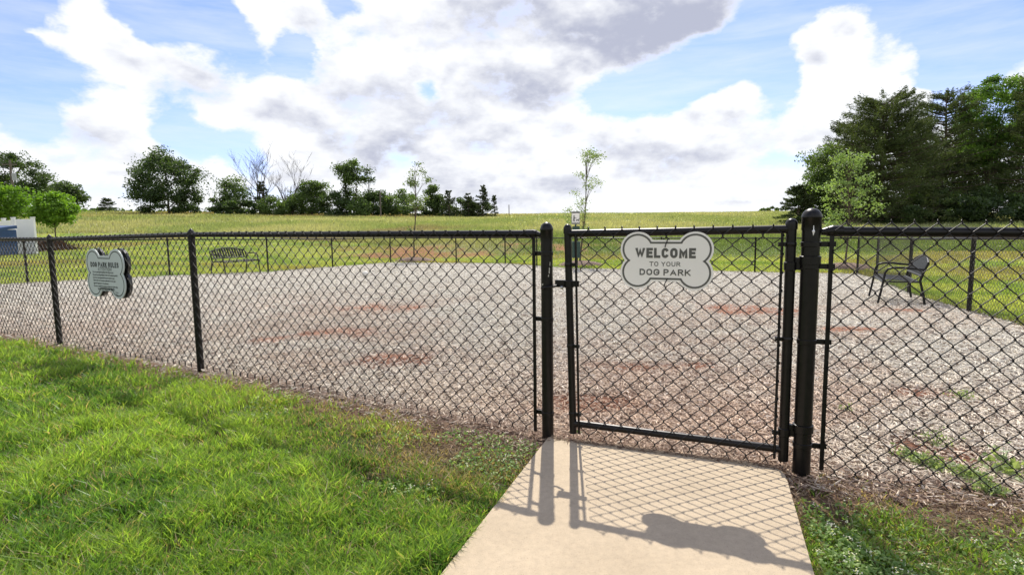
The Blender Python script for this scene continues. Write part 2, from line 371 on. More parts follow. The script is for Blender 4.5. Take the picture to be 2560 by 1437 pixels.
# ground material: vertex colours for the soil and painted shade between near chips, fine noise for its grain
GM = bpy.data.materials.new('ground_soil'); GM.use_nodes = True
t = GM.node_tree; b = t.nodes['Principled BSDF']; b.inputs['Roughness'].default_value = .95; b.inputs['Specular IOR Level'].default_value = .1
def nn(ty): return t.nodes.new(ty)
ac = nn('ShaderNodeAttribute'); ac.attribute_name = 'Col'; am = nn('ShaderNodeAttribute'); am.attribute_name = 'mulch'
tcg = nn('ShaderNodeTexCoord')
n1 = nn('ShaderNodeTexNoise'); n1.inputs['Scale'].default_value = 9; n1.inputs['Detail'].default_value = 8; n1.inputs['Roughness'].default_value = .7; t.links.new(tcg.outputs['Object'], n1.inputs[0])
n2 = nn('ShaderNodeTexNoise'); n2.inputs['Scale'].default_value = 34; n2.inputs['Detail'].default_value = 4; n2.inputs['Roughness'].default_value = .7; t.links.new(tcg.outputs['Object'], n2.inputs[0])
r1 = nn('ShaderNodeMapRange'); r1.inputs[1].default_value = .3; r1.inputs[2].default_value = .7; r1.inputs[3].default_value = .65; r1.inputs[4].default_value = 1.35; t.links.new(n1.outputs['Fac'], r1.inputs[0])
r2 = nn('ShaderNodeMapRange'); r2.inputs[1].default_value = .36; r2.inputs[2].default_value = .56; r2.inputs[3].default_value = .18; r2.inputs[4].default_value = 1.1; t.links.new(n2.outputs['Fac'], r2.inputs[0])
rm = nn('ShaderNodeMix'); rm.data_type = 'FLOAT'; t.links.new(am.outputs['Fac'], rm.inputs[0]); t.links.new(r1.outputs[0], rm.inputs[2]); t.links.new(r2.outputs[0], rm.inputs[3])
mm = nn('ShaderNodeMix'); mm.data_type = 'RGBA'; mm.blend_type = 'MULTIPLY'; mm.inputs[0].default_value = 1
t.links.new(ac.outputs['Color'], mm.inputs[6]); t.links.new(rm.outputs[0], mm.inputs[7]); t.links.new(mm.outputs[2], b.inputs['Base Color'])
bu = nn('ShaderNodeBump'); bu.inputs['Distance'].default_value = .03; bu.inputs['Strength'].default_value = .8; t.links.new(n2.outputs['Fac'], bu.inputs['Height']); t.links.new(bu.outputs[0], b.inputs['Normal'])

# ------------------------------------------------------------------ colours of the ground cover
def lerp(a, b, w): return np.asarray(a)*(1-w[:, None]) + np.asarray(b)*w[:, None]
MULC = (.55, .52, .45); CLAYC = (.30, .13, .075)
def meadow_col(x, y):
    rho = np.hypot(x, y); az = np.degrees(np.arctan2(x, y))
    n = fbm(x, y*.6, 7, 90); n2_ = fbm(x, y*.5, 14, 95)
    c = lerp((.25, .29, .12), (.38, .37, .20), sst(.35, .65, n))
    c = lerp(c, (.33, .24, .12), sst(82, 112, rho)*sst(6, -10, az)*sst(.35, .55, n2_)*.9)
    c = lerp(c, (.25, .20, .135), sst(.56, .68, n2_)*sst(34, 40, rho)*sst(70, 55, rho)*sst(4, -4, az)*.8)
    c = lerp(c, (.15, .215, .06), sst(42, 30, rho)*sst(-6, 4, az)*.8)
    return c
def lawn_far_col(x, y):
    n = fbm(x, y, 1.6, 60); n3 = fbm(x, y, 5, 64)
    c = lerp((.17, .24, .055), (.31, .34, .10), sst(.35, .65, n))
    return lerp(c, (.25, .185, .08), sst(.52, .66, n3)*.6)
def bank(x, y):
    rho = np.hypot(x, y); az = np.degrees(np.arctan2(x, np.maximum(y, .01)))
    return sst(26.8, 27.8, rho)*sst(32.5, 30.5, rho)*sst(-20, -13, az)*sst(16, 6, az)*sst(.40, .58, fbm(x, y, 1.7, 50))
# ------------------------------------------------------------------ ground sheet
azs = np.radians(np.concatenate([np.arange(-180, -60, 4), np.arange(-60, 60, .28), np.arange(60, 180, 4)]))
rhos = [.02]
while rhos[-1] < 880: rhos.append(rhos[-1]*1.0 + max(.03, rhos[-1]*.016))
rhos = np.array(rhos)
AZm, RHm = np.meshgrid(azs, rhos); gx = (np.sin(AZm)*RHm).ravel(); gy = (np.cos(AZm)*RHm).ravel()
gzv = G(gx, gy); na, nr = len(azs), len(rhos)
I = np.arange(nr-1)[:, None]*na; J = np.arange(na)[None]; J2 = (J+1) % na
fq = np.stack([I+J, I+na+J, I+na+J2, I+J2], -1).reshape(-1, 4)
dp = dist_poly(gx, gy); wig = (fbm(gx, gy, .5, 30)-.5)*.5
az_d = np.degrees(np.arctan2(gx, np.maximum(gy, .01))); rh = np.hypot(gx, gy)
mul = sst(-.02, .10, dp+wig*np.where(rh < 9, .35, .6)+.03)
frontm = sst(12, 9, rh)
n0 = fbm(gx, gy, .4, 20)
c = lerp((.055, .075, .022), (.12, .09, .045), sst(.45, .7, n0))                      # soil and thatch under the near lawn
c = lerp(c, lawn_far_col(gx, gy)*.85, sst(9, 13, rh))
c = lerp(c, CLAYC, bank(gx, gy)*.75)
c = lerp(c, meadow_col(gx, gy)*.7, sst(-1.0, 1.0, rh-lawn_limit(az_d)+(fbm(gx, gy, 2, 33)-.5)*3)*(1-bank(gx, gy))*sst(20, 24, rh))
drt = sst(.35, .05, np.abs(dp+.12))*frontm                                              # bare strip at the foot of the near fence
c = lerp(c, (.20, .125, .085), drt*.8)
mc = lerp(np.array(MULC)*.95, (.52, .40, .32), sst(.45, .65, fbm(gx, gy, 1.6, 80))*sst(14, 6, rh))
mc = lerp(mc, CLAYC, clay(gx, gy)*.9)
mc = mc*(1-.38*sst(8, 3, rh))[:, None]  # near mulch ground darkened in its colour, painting shade into the gaps between chips
c = lerp(c, mc, mul)
gobj = mesh_np('ground', np.c_[gx, gy, gzv], fq, GM, col=c, attrs={'mulch': mul*sst(2, 5, rh)}, smooth=True)
tag(gobj, kind='structure')

# concrete path
def slab():
    m = MB(); n = 26
    top = []
    a, b2, c2, d2 = SLAB
    e = (b2-a); 
    pts = []
    # far edge with worn corners, then down both long sides
    pts.append(a+SD*.012); pts.append(a+e*.012)
    for k in range(1, n): pts.append(a+e*(k/n)+np.array([0, .004*math.sin(k*1.7)]))
    pts += [b2-e*.07+SD*.002, b2-e*.035+SD*.015, b2-e*.012+SD*.045, b2-e*.002+SD*.09, b2+SD*.14]
    for k in range(1, 20): pts.append(b2+(c2-b2)*((k+.2)/20))
    pts.append(c2); pts.append(d2)
    for k in range(19, 0, -1): pts.append(a+(d2-a)*(k/20))
    P = [(float(q[0]), float(q[1])) for q in pts]
    m.prism(P[::-1], (0, 0, 0), (1, 0, 0), (0, 1, 0), -.12, 0)
    o = m.build('path', CONC, None, smooth=False, bevel=.006)
    return tag(o, kind='structure')
CONC = bpy.data.materials.new('concrete'); CONC.use_nodes = True
t = CONC.node_tree; b = t.nodes['Principled BSDF']; b.inputs['Roughness'].default_value = .85; b.inputs['Specular IOR Level'].default_value = .25
tcc = nn('ShaderNodeTexCoord')
def cn(s, d=6, r=.6):
    n = nn('ShaderNodeTexNoise'); n.inputs['Scale'].default_value = s; n.inputs['Detail'].default_value = d; n.inputs['Roughness'].default_value = r; t.links.new(tcc.outputs['Object'], n.inputs[0]); return n.outputs['Fac']
def crmp(src, stops):
    r = nn('ShaderNodeValToRGB'); e = r.color_ramp.elements
    e[0].position, e[0].color = stops[0][0], (*stops[0][1], 1); e[1].position, e[1].color = stops[1][0], (*stops[1][1], 1)
    for s_ in stops[2:]:
        q = e.new(s_[0]); q.color = (*s_[1], 1)
    t.links.new(src, r.inputs[0]); return r.outputs[0]
def cmul(a, b_, f=1):
    x = nn('ShaderNodeMix'); x.data_type = 'RGBA'; x.blend_type = 'MULTIPLY'; x.inputs[0].default_value = f; t.links.new(a, x.inputs[6]); t.links.new(b_, x.inputs[7]); return x.outputs[2]
base = crmp(cn(2.2, 5), [(.3, (.385, .315, .222)), (.7, (.475, .392, .280))])
base = cmul(base, crmp(cn(38, 5, .7), [(.35, (.90, .90, .90)), (.62, (1.04, 1.03, 1.02))]))
base = cmul(base, crmp(cn(260, 2, .5), [(.28, (.60, .55, .50)), (.40, (1, 1, 1)), (.64, (1, 1, 1)), (.76, (1.18, 1.18, 1.18))]))
base = cmul(base, crmp(cn(6, 8, .75), [(.62, (1, 1, 1)), (.78, (.86, .74, .66))]))
t.links.new(base, b.inputs['Base Color'])
bu = nn('ShaderNodeBump'); bu.inputs['Distance'].default_value = .0012; t.links.new(cn(220, 3, .6), bu.inputs['Height']); t.links.new(bu.outputs[0], b.inputs['Normal'])
slab()

# ------------------------------------------------------------------ scatter helpers
def frustum_pts(n, r0, r1, power, a0=-49, a1=49):
    """points whose density per square metre falls as 1/rho**power"""
    u = rng.random(n); k = 2-power
    if abs(k) < 1e-6: rho = r0*(r1/r0)**u
    else: rho = (r0**k + u*(r1**k-r0**k))**(1/k)
    az = np.radians(a0 + rng.random(n)*(a1-a0))
    return rho*np.sin(az), rho*np.cos(az)
def blades(x, y, z, h, w, lean, col, bend=.5, ph=None):
    n = len(x); th = rng.random(n)*2*np.pi; ph = rng.random(n)*2*np.pi if ph is None else ph
    side = np.c_[np.cos(th), np.sin(th), np.zeros(n)]*w[:, None]*.5
    dr = np.c_[np.cos(ph), np.sin(ph), np.zeros(n)]*(lean*h)[:, None]
    P0 = np.c_[x, y, z]; up_ = np.zeros((n, 3)); up_[:, 2] = h
    P1 = P0 + up_*.55 + dr*.30; P2 = P0 + up_*np.sqrt(np.clip(1-(lean*bend)**2*.5, .2, 1))[:, None] + dr
    V = np.stack([P0-side, P0+side, P1+side*.8, P1-side*.8, P2], 1).reshape(-1, 3)
    b0 = np.arange(n)*5
    Fa = np.concatenate([np.stack([b0, b0+1, b0+2], -1), np.stack([b0, b0+2, b0+3], -1), np.stack([b0+3, b0+2, b0+4], -1)])
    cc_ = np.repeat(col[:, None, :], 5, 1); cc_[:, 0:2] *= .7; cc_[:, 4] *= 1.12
    return V, Fa, cc_.reshape(-1, 3)
# foreground lawn
def lawn():
    # tufts first, then blades radiating from each tuft
    tx, ty = frustum_pts(46000, 1.3, 13, 1.7); nb_ = 15
    tr = np.hypot(tx, ty); tw = rng.random(len(tx))
    k = np.repeat(np.arange(len(tx)), nb_); sp = (.010+.016*tr/3)[k]
    off = rng.normal(size=(len(k), 2))*sp[:, None]
    x = tx[k]+off[:, 0]; y = ty[k]+off[:, 1]; tone = tw[k]; ang = np.arctan2(off[:, 1], off[:, 0])+rng.normal(size=len(k))*.9
    # and an even undergrowth
    x2, y2 = frustum_pts(230000, 1.3, 13, 1.7); x = np.r_[x, x2]; y = np.r_[y, y2]; tone = np.r_[tone, rng.random(len(x2))]; ang = np.r_[ang, rng.random(len(x2))*6.283]; low = np.r_[np.zeros(len(k)), np.ones(len(x2))]
    dpn = dist_poly(x, y); ds = dist_poly(x, y, SLAB)
    rho = np.hypot(x, y); right = (x > S1[0]+(y-S1[1])*.36)
    wob = (fbm(x, y, .45, 30)-.5)
    n1_ = fbm(x, y, .8, 5); n2_ = fbm(x, y, .25, 8); n3_ = fbm(x, y, .12, 12); n4_ = fbm(x, y, 1.5, 15)
    edge = -dpn
    bare = np.clip(np.exp(-((x+.12)/.55)**2-((y-2.72)/.42)**2)*1.1, 0, 1)
    dens = sst(.02, .30+.25*n1_, edge+wob*.18)*(1-.72*bare)
    dens = np.where(right, sst(.10, .55, edge+wob*.5)*(.45+.55*sst(.25, .5, n2_))+.08, dens)
    thin = sst(-2.2, -.6, x)*sst(.9, .2, edge)*(~right)
    dens = dens*(1-.55*thin*sst(.6, .4, n2_))
    keep = (dpn < .05) & (ds < -.005) & (rng.random(len(x)) < dens) & (rng.random(len(x)) < .30+.9*sst(.35, .55, n3_))
    x, y, rho, right, n1_, n2_, n3_, n4_, edge, bare, thin, tone, ang, low = [q[keep] for q in (x, y, rho, right, n1_, n2_, n3_, n4_, edge, bare, thin, tone, ang, low)]
    n = len(x); u = rng.random(n)
    h = (.028+.050*sst(.35, .7, n2_)*(.4+.6*tone)+.026*u)*(1-.4*bare)*(1-.35*thin)*(1-.45*low); h = np.where(right, h*.6, h)
    tall = rng.random(n) < .025; h = np.where(tall & ~right, h*1.4, h)
    w = (.0020+.0030*rng.random(n)*tone+.0006)*(1+rho*.15)
    c = lerp((.092, .188, .036), (.25, .36, .066), sst(.3, .7, n4_*.5+n2_*.3+tone*.22))
    c = lerp(c, (.065, .155, .030), sst(.56, .70, fbm(x, y, .5, 17))*.7)
    c = lerp(c, (.30, .36, .08), (rng.random(n) < .12)*.8)
    dry = np.clip(rng.random(n) < (.07+.10*low+.70*bare+.30*thin+.30*sst(.30, .0, edge)+np.where(right, .12+.45*sst(.5, .1, edge), 0)), 0, 1)
    c = lerp(c, (.34, .26, .155), dry*1.0)
    c *= (.65+.7*rng.random(n))[:, None]
    lean = .2+.85*rng.random(n); lean = np.where(dry > 0, lean*1.4, lean)
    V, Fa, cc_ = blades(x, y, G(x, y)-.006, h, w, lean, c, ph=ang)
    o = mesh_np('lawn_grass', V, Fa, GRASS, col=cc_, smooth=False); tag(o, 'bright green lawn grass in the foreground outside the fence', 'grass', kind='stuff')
lawn()
# broad leaved clover and weeds in the right foreground plus a little elsewhere
def leafcards(P, size, col, flat=.5):
    n = len(P); nrm = rng.normal(size=(n, 3)); nrm[:, 2] = np.abs(nrm[:, 2])+flat; nrm /= np.linalg.norm(nrm, axis=1)[:, None]
    a = np.cross(nrm, rng.normal(size=(n, 3))); a /= np.linalg.norm(a, axis=1)[:, None]; b_ = np.cross(nrm, a)
    s = size[:, None]
    V = np.stack([P-a*s, P+b_*s*.62-nrm*s*.12, P+a*s, P-b_*s*.62-nrm*s*.12], 1).reshape(-1, 3)
    q = np.arange(n)*4; Fa = np.stack([q, q+1, q+2, q+3], -1)
    return V, Fa, np.repeat(col[:, None, :], 4, 1).reshape(-1, 3)
def clover():
    x, y = frustum_pts(80000, 1.6, 5, 1.5, 18, 50)
    dpn = dist_poly(x, y); n1_ = fbm(x, y, .3, 9)
    k = (x > S1[0]+.03+(y-S1[1])*.36) & (dpn < -.10-.35*fbm(x, y, .5, 88)) & (rng.random(len(x)) < .10+sst(.40, .62, n1_)*.75*sst(.12, .6, -dpn))
    x, y = x[k], y[k]
    x2, y2 = frustum_pts(50000, 1.8, 4.6, 1.5, -40, 8)
    n2_ = fbm(x2, y2, .35, 19); dp2 = dist_poly(x2, y2)
    k2 = (dp2 < -.1) & (dp2 > -.9) & (dist_poly(x2, y2, SLAB) < -.02) & (rng.random(len(x2)) < sst(.5, .64, n2_)*.6)
    x = np.r_[x, x2[k2]]; y = np.r_[y, y2[k2]]; n = len(x)
    z = G(x, y)+.012+.03*rng.random(n)
    c = lerp((.10, .20, .04), (.26, .36, .10), rng.random(n))
    V, Fa, cc_ = leafcards(np.c_[x, y, z], .005+.006*rng.random(n), c, 1.0)
    o = mesh_np('clover', V, Fa, LEAF, col=cc_); tag(o, 'low clover and broadleaf weeds growing between the lawn grass and the fence', 'clover', kind='stuff')
    # small white blossoms
    k = rng.random(n) < .012; m = int(k.sum())
    P = np.c_[x[k], y[k], z[k]+.02]; P = np.repeat(P, 9, 0)+rng.normal(size=(m*9, 3))*.007
    V, Fa, cc_ = leafcards(P, np.full(len(P), .004), np.tile((.75, .72, .66), (len(P), 1)))
    o = mesh_np('clover_blossom', V, Fa, LEAF, col=cc_); tag(o, 'small white clover blossoms dotted through the foreground grass', 'flowers', kind='stuff')
clover()
# dry straw and litter at the foot of the fence
def prisms(x, y, z, ln, w, hgt, tilt, col, th=None):
    n = len(x); th = rng.random(n)*np.pi if th is None else th
    d = np.c_[np.cos(th)*np.cos(tilt), np.sin(th)*np.cos(tilt), np.sin(tilt)]*ln[:, None]*.5
    s = np.c_[-np.sin(th), np.cos(th), rng.normal(size=n)*.35]*w[:, None]*.5; u = np.zeros((n, 3)); u[:, 2] = hgt
    P = np.c_[x, y, z]; j = rng.normal(size=(n, 3))*(w*.25)[:, None]
    V = np.stack([P-d-s*.5, P-d+s*.6, P+s+j, P-s+j, P+d-s*.3, P+d+s*.5, P-d*.8+u, P+j+u, P+d*.85+u*.9], 1).reshape(-1, 3)
    q = (np.arange(n)*9)[:, None]
    T = np.array([[0, 3, 7, 6], [3, 4, 8, 7], [1, 6, 7, 2], [2, 7, 8, 5], [0, 6, 1, 1], [4, 5, 8, 8]])
    Q = (q[:, :, None]+T[None, :4]).reshape(-1, 4)
    return V, Q, np.repeat(col[:, None, :], 9, 1).reshape(-1, 3)
def chips():
    xs, ys = [], []
    x, y = frustum_pts(400000, 2.0, 27, 2.6, -48, 48)
    wig = (fbm(x, y, .5, 30)-.5)
    dpn = dist_poly(x, y)+wig*.12
    lin = np.exp(-((dpn-.02)/.12)**2)
    k = ((dpn > -.0) | ((dpn > -.18) & (rng.random(len(x)) < .15))) & (dist_poly(x, y, SLAB) < .0)
    k &= rng.random(len(x)) < 1-.80*clay(x, y)
    x, y = x[k], y[k]; rho = np.hypot(x, y); n = len(x); dpn = dpn[k]
    ln = (.016+.045*rng.random(n)**2.2)*(1+rho*.05); w = (.0028+.006*rng.random(n)**1.5)*(1+rho*.13)
    tint = sst(.40, .64, fbm(x, y, 1.2, 80))*sst(16, 6, rho)
    u = rng.random(n)
    c = lerp((.62, .56, .485), (.76, .72, .65), rng.random(n))
    c = lerp(c, (.56, .42, .33), np.clip(tint*.55+.3*clay(x, y), 0, 1))
    c = lerp(c, (.15, .10, .08), (u < .17)*.9)
    c = lerp(c, (.86, .82, .77), (u > .93)*.7)
    c *= (.82+.34*rng.random(n))[:, None]
    c = c*lerp((.98, .985, .93), (.99, .91, .81), sst(7, 3, rho)*(.5+.5*sst(.3, .6, fbm(x, y, .7, 81))))
    c = lerp(c, (.26, .17, .12), sst(.22, .0, dpn)*sst(8, 4, rho)*(rng.random(n) < .7)*.75)
    z = G(x, y)+.004+.018*rng.random(n)
    V, Q, cc_ = prisms(x, y, z, ln, w, w*.45, rng.normal(size=n)*.20, c)
    o = mesh_np('wood_mulch', V, Q, CHIP, col=cc_); tag(o, 'pale shredded wood mulch covering the dog run inside the fence', 'mulch', kind='stuff')
    # straw
    x, y = frustum_pts(90000, 1.7, 9, 1.8, -48, 50)
    dpn = dist_poly(x, y); ds = dist_poly(x, y, SLAB); right = x > S1[0]+(y-S1[1])*.36
    bare = np.exp(-((x+.12)/.55)**2-((y-2.72)/.42)**2)
    pr = np.exp(-((dpn+.10)/.13)**2)*.9 + np.where(right, (.24+.25*np.exp(-((dpn+.2)/.15)**2))*(dpn < 0), 0)+.5*bare*(dpn < 0)
    slabedge = (ds > -.02) & (ds < .035) & (dpn > -.10) & (rng.random(len(x)) < .95)
    k = ((rng.random(len(x)) < pr) & (ds < -.0)) | slabedge; x, y = x[k], y[k]
    q = rng.random(1500); q2 = np.abs(rng.normal(size=1500))*.022; e_ = S1-S0; sdn = SD/np.hypot(*SD)
    x = np.r_[x, S0[0]+e_[0]*(.03+.97*q)+sdn[0]*(q2-.022)]; y = np.r_[y, S0[1]+e_[1]*(.03+.97*q)+sdn[1]*(q2-.022)]; n = len(x)
    c = lerp((.30, .20, .13), (.50, .40, .28), rng.random(n)); c = lerp(c, (.11, .06, .04), (rng.random(n) < .4)*1.0)
    onslab = dist_poly(x, y, SLAB) > 0
    z = np.where(onslab, .003, G(x, y)+.004+.014*rng.random(n))
    V, Q, cc_ = prisms(x, y, z, .02+.05*rng.random(n), .0016+.002*rng.random(n), np.full(n, .0014), np.where(onslab, 0, rng.normal(size=n)*.3), c)
    o = mesh_np('dry_straw', V, Q, CHIP, col=cc_); tag(o, 'dead straw and brown litter along the foot of the near fence', 'straw', kind='stuff')
chips()
# mown grass beyond the far fence
def far_grass():
    x, y = frustum_pts(330000, 9, 66, 2.4, -50, 50)
    dpn = dist_poly(x, y); rho = np.hypot(x, y); az = np.degrees(np.arctan2(x, y))
    k = (dpn < -.05) & (rho < lawn_limit(az)+rng.random(len(x))) & (rng.random(len(x)) > bank(x, y)*.75) & ((rho > 13) | (x > 0))
    x, y, rho = x[k], y[k], rho[k]; n = len(x)
    c = lawn_far_col(x, y)*(.75+.55*rng.random(n))[:, None]
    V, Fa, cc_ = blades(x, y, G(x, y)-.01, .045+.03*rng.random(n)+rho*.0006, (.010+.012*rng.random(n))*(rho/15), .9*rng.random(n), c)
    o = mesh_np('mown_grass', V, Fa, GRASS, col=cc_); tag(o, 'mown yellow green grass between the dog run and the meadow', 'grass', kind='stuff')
    x, y = frustum_pts(300000, 25, 150, 2.05, -50, 50)
    rho = np.hypot(x, y); az = np.degrees(np.arctan2(x, y))
    k = (rho > lawn_limit(az)) & (rng.random(len(x)) > bank(x, y)*.8)
    x, y, rho, az = x[k], y[k], rho[k], az[k]; n = len(x)
    c = meadow_col(x, y)*(.65+.7*rng.random(n))[:, None]
    hh = (.16+.28*fbm(x, y, 3, 66)+.15*rng.random(n))*sst(24, 36, rho)
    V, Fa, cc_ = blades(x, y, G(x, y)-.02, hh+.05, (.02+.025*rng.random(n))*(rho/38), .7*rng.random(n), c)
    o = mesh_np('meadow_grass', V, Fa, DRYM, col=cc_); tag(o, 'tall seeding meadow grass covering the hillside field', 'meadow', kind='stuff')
    k = (rng.random(n) < np.where(az > -2, .06, .02)*sst(.45, .6, fbm(x, y, 5, 67))); m = int(k.sum())
    P = np.c_[x[k], y[k], G(x[k], y[k])+hh[k]*.95]; sz = .016*(rho[k]/25)*(.6+.8*rng.random(m))
    cw = lerp((.75, .75, .68), (.75, .62, .16), (rng.random(m) < .3)*1.0)
    V, Fa, cc_ = leafcards(P, sz, cw, .3)
    o = mesh_np('meadow_flowers', V, Fa, LEAF, col=cc_); tag(o, 'white and yellow wildflowers scattered over the meadow', 'flowers', kind='stuff')
far_grass()

# ------------------------------------------------------------------ chain link fence
def fabric(name, P0, P1, z0, z1, parent, pitch=.0412, nrm=-1, off=.024, wr=.0023, rows=26, slack=0, seed=0, barb=True):
    """woven wire from P0 to P1 (x,y,ground z), z0/z1 heights above ground line of bottom and top"""
    P0 = np.array(P0, float); P1 = np.array(P1, float); e = P1-P0; Ln = np.linalg.norm(e[:2]); ex = e/Ln
    nv = np.array([-e[1], e[0], 0])/Ln*nrm
    npk = max(2, int(round(Ln/pitch))); pt = Ln/npk; rh_ = (z1-z0)/rows
    R_ = np.random.default_rng(seed)
    segs0, segs1 = [], []
    k = np.arange(npk)
    rowpts = []
    for j in range(rows+1):
        right = ((k+j) % 2 == 0)
        xe = np.where(right, k+1, k)*pt + np.where(right, .0016, -.0016)
        for dz, yo in ((-.0028, 1), (.0028, -1)):
            oo = np.where(right, yo, -yo)*.0042
            zz = z0+j*rh_+dz
            rowpts.append((xe, np.full(npk, zz), oo))
    if barb:      # twisted ends above the top and below the bottom
        xe, zz, oo = rowpts[-1]; rowpts.append((xe+np.where((k+rows) % 2 == 0, -.003, .003), zz+.005, -oo*1.5))
        xe, zz, oo = rowpts[0]; rowpts.insert(0, (xe+np.where(k % 2 == 0, -.014, .014), zz-.018, -oo*1.5))
    X = np.array([r[0] for r in rowpts]); Z = np.array([r[1] for r in rowpts]); O = np.array([r[2] for r in rowpts])
    sl_ = slack*(vn(X*1.0, Z, .33, 200+seed)-.5)*2
    sl2 = slack*(vn(X*1.0, Z, .4, 210+seed)-.5)*2
    P = P0[None, None]+ex[None, None]*(X+sl_*.5)[..., None] + nv[None, None]*(off+O+sl2*.6)[..., None]
    P[..., 2] += Z+sl_*.4
    A = P[:-1].reshape(-1, 3); B = P[1:].reshape(-1, 3)
    t_ = B-A; l_ = np.linalg.norm(t_, axis=1)[:, None]; t_ = t_/l_
    u = np.cross(t_, nv[None]); u /= np.maximum(np.linalg.norm(u, axis=1)[:, None], 1e-9); v = np.cross(t_, u)
    n = len(A); ns = 6 if wr > .0018 else 4; vs = []
    for end in (A-t_*wr*.4, B+t_*wr*.4):
        for q in range(ns):
            w_ = 2*np.pi*q/ns; vs.append(end+(u*math.cos(w_)+v*math.sin(w_))*wr)
    V = np.stack(vs, 1).reshape(-1, 3); q0 = np.arange(n)*2*ns
    Fa = np.concatenate([np.stack([q0+q, q0+(q+1) % ns, q0+ns+(q+1) % ns, q0+ns+q], -1) for q in range(ns)])
    return mesh_np(name, V, Fa, WIRE, parent, smooth=True)
def post(name, xy, h, r, parent, cap=True, z=None, lean=(0, 0)):
    z = gz(*xy) if z is None else z
    m = MB(); m.tube([(xy[0], xy[1], z-.08), (xy[0]+lean[0], xy[1]+lean[1], z+h)], r, 20)
    o = m.build(name, BLACK, parent)
    if cap:
        q = MB(); R2 = r*1.07; q.lathe((xy[0]+lean[0], xy[1]+lean[1], z+h-.055), [(R2, 0), (R2, .05), (R2*1.04, .052), (R2*1.04, .058), (R2*.99, .065), (R2*.86, .077), (R2*.62, .087), (R2*.3, .093), (.001, .095)], 22)
        q.build('cap', BLACK, parent)
    return o
def eyecap(xy, h, r, parent):
    z = gz(*xy); q = MB(); q.lathe((xy[0], xy[1], z+h-.03), [(r*1.12, 0), (r*1.12, .035), (r*.8, .05), (.012, .058), (.006, .066), (.001, .068)], 14); return q.build('cap', BLACK, parent)
def band(xyz, r, toward, parent, name='tension_band', ln=.05, bolt=True):
    """a strap round the post with a lug carrying a bolt"""
    x, y, z = xyz; d = Vector((toward[0], toward[1], 0)).normalized()
    m = MB(); m.lathe((x, y, z-.011), [(r*1.03, 0), (r*1.09, .002), (r*1.09, .020), (r*1.03, .022)], 20)
    m.box(Vector((x, y, z))+d*(r+ln/2), ln, .008, .022, ux=d)
    s = Vector((-d.y, d.x, 0))
    if bolt: m.tube([Vector((x, y, z))+d*(r+ln*.75)-s*.016, Vector((x, y, z))+d*(r+ln*.75)+s*.016], .006, 8)
    return m.build(name, BLACK, parent)
def railseg(name, p0, p1, r, parent, nub=False):
    m = MB(); m.tube([p0, p1], r, 18); return m.build(name, BLACK, parent)
RH = 1.055
def v3(xy, h=0, z=None): return Vector((xy[0], xy[1], (gz(*xy) if z is None else z)+h))
dirv = lambda a, b: ((b[0]-a[0]), (b[1]-a[1]))

# near fence, left of the gate
ZC = 0.0
fl = empty('chain_link_fence', (C_[0], C_[1], 0), 'black chain link fence left of the gate, carrying the rules sign', 'fence')
linepts = [FL[0]] + NL + [A_, B_, C_]
gzf = {p: gz(*p) for p in linepts}; gzf[C_] = 0; gzf[B_] = EYE-1.07; gzf[A_] = EYE-1.10
for i, p in enumerate(linepts[:-1]):
    post('post', p, RH, .025, fl, cap=False, z=gzf[p]); eyecap(p, RH+gzf[p]-gz(*p)+.01, .025, fl)
post('gate_post', C_, 1.075, .0305, fl, z=ZC)
for a, b2 in zip(linepts[:-1], linepts[1:]):
    pa, pb = Vector((*a, gzf[a]+RH)), Vector((*b2, gzf[b2]+RH)); d = (pb-pa).normalized()
    if b2 == C_: pb = pb-d*.055
    railseg('top_rail', pa, pb, .0195, fl)
    q0 = (a[0], a[1], 0); 
    o = fabric('chain_link_fabric', (a[0], a[1], gzf[a]), (b2[0]-(d.x*.075 if b2 == C_ else 0), b2[1]-(d.y*.075 if b2 == C_ else 0), gzf[b2]), .03, 1.069 if a[0] > -5 else 1.064, fl, seed=int(abs(a[0]*10)), slack=.006)
dl = Vector((B_[0]-C_[0], B_[1]-C_[1], 0)).normalized()
tb = Vector((*C_, 0))+dl*.068
MB().box(tb+Vector((0, 0, .535))+Vector((dl.y, -dl.x, 0))*-.012, .017, .006, 1.05, ux=dl).build('tension_bar', BLACK, fl)
MB().tube([Vector((*C_, RH-.008))+dl*.03, Vector((*C_, RH))+dl*.055, Vector((*C_, RH))+dl*.075], [.012, .016, .024], 14).tube([Vector((*C_, RH))+dl*.07, Vector((*C_, RH))+dl*.115], .0225, 16).build('rail_end_cup', BLACK, fl)
for h in (.955, .615, .115): band((*C_, h), .0305, (dl.x, dl.y), fl)
# fence right of the gate
fr = empty('chain_link_fence', (D_[0], D_[1], 0), 'black chain link fence run right of the gate, its far end out of view', 'fence')
post('gate_post', D_, 1.115, .037, fr, z=0)
dr_ = Vector((E_[0]-D_[0], E_[1]-D_[1], 0)).normalized()
pts_r = [D_, E_, CORN]
gzr = {D_: 0., E_: -.03, CORN: -.06}
for p in pts_r[1:]: post('post', p, RH, .025, fr, cap=False, z=gzr[p])
for a, b2 in zip(pts_r[:-1], pts_r[1:]):
    pa, pb = Vector((*a, gzr[a]+RH)), Vector((*b2, gzr[b2]+RH)); d = (pb-pa).normalized()
    sh = .085 if a == D_ else 0
    if a == D_: pa = pa+d*.06
    railseg('top_rail', pa, pb, .021, fr)
    fabric('chain_link_fabric', (a[0]+d.x*sh, a[1]+d.y*sh, gzr[a]), (b2[0], b2[1], gzr[b2]), .005, 1.095, fr, seed=5, slack=.006, nrm=-1, wr=.0024)
MB().box(Vector((*D_, .52))+dr_*.078+Vector((dr_.y, -dr_.x, 0))*.012, .017, .006, 1.04, ux=dr_).build('tension_bar', BLACK, fr)
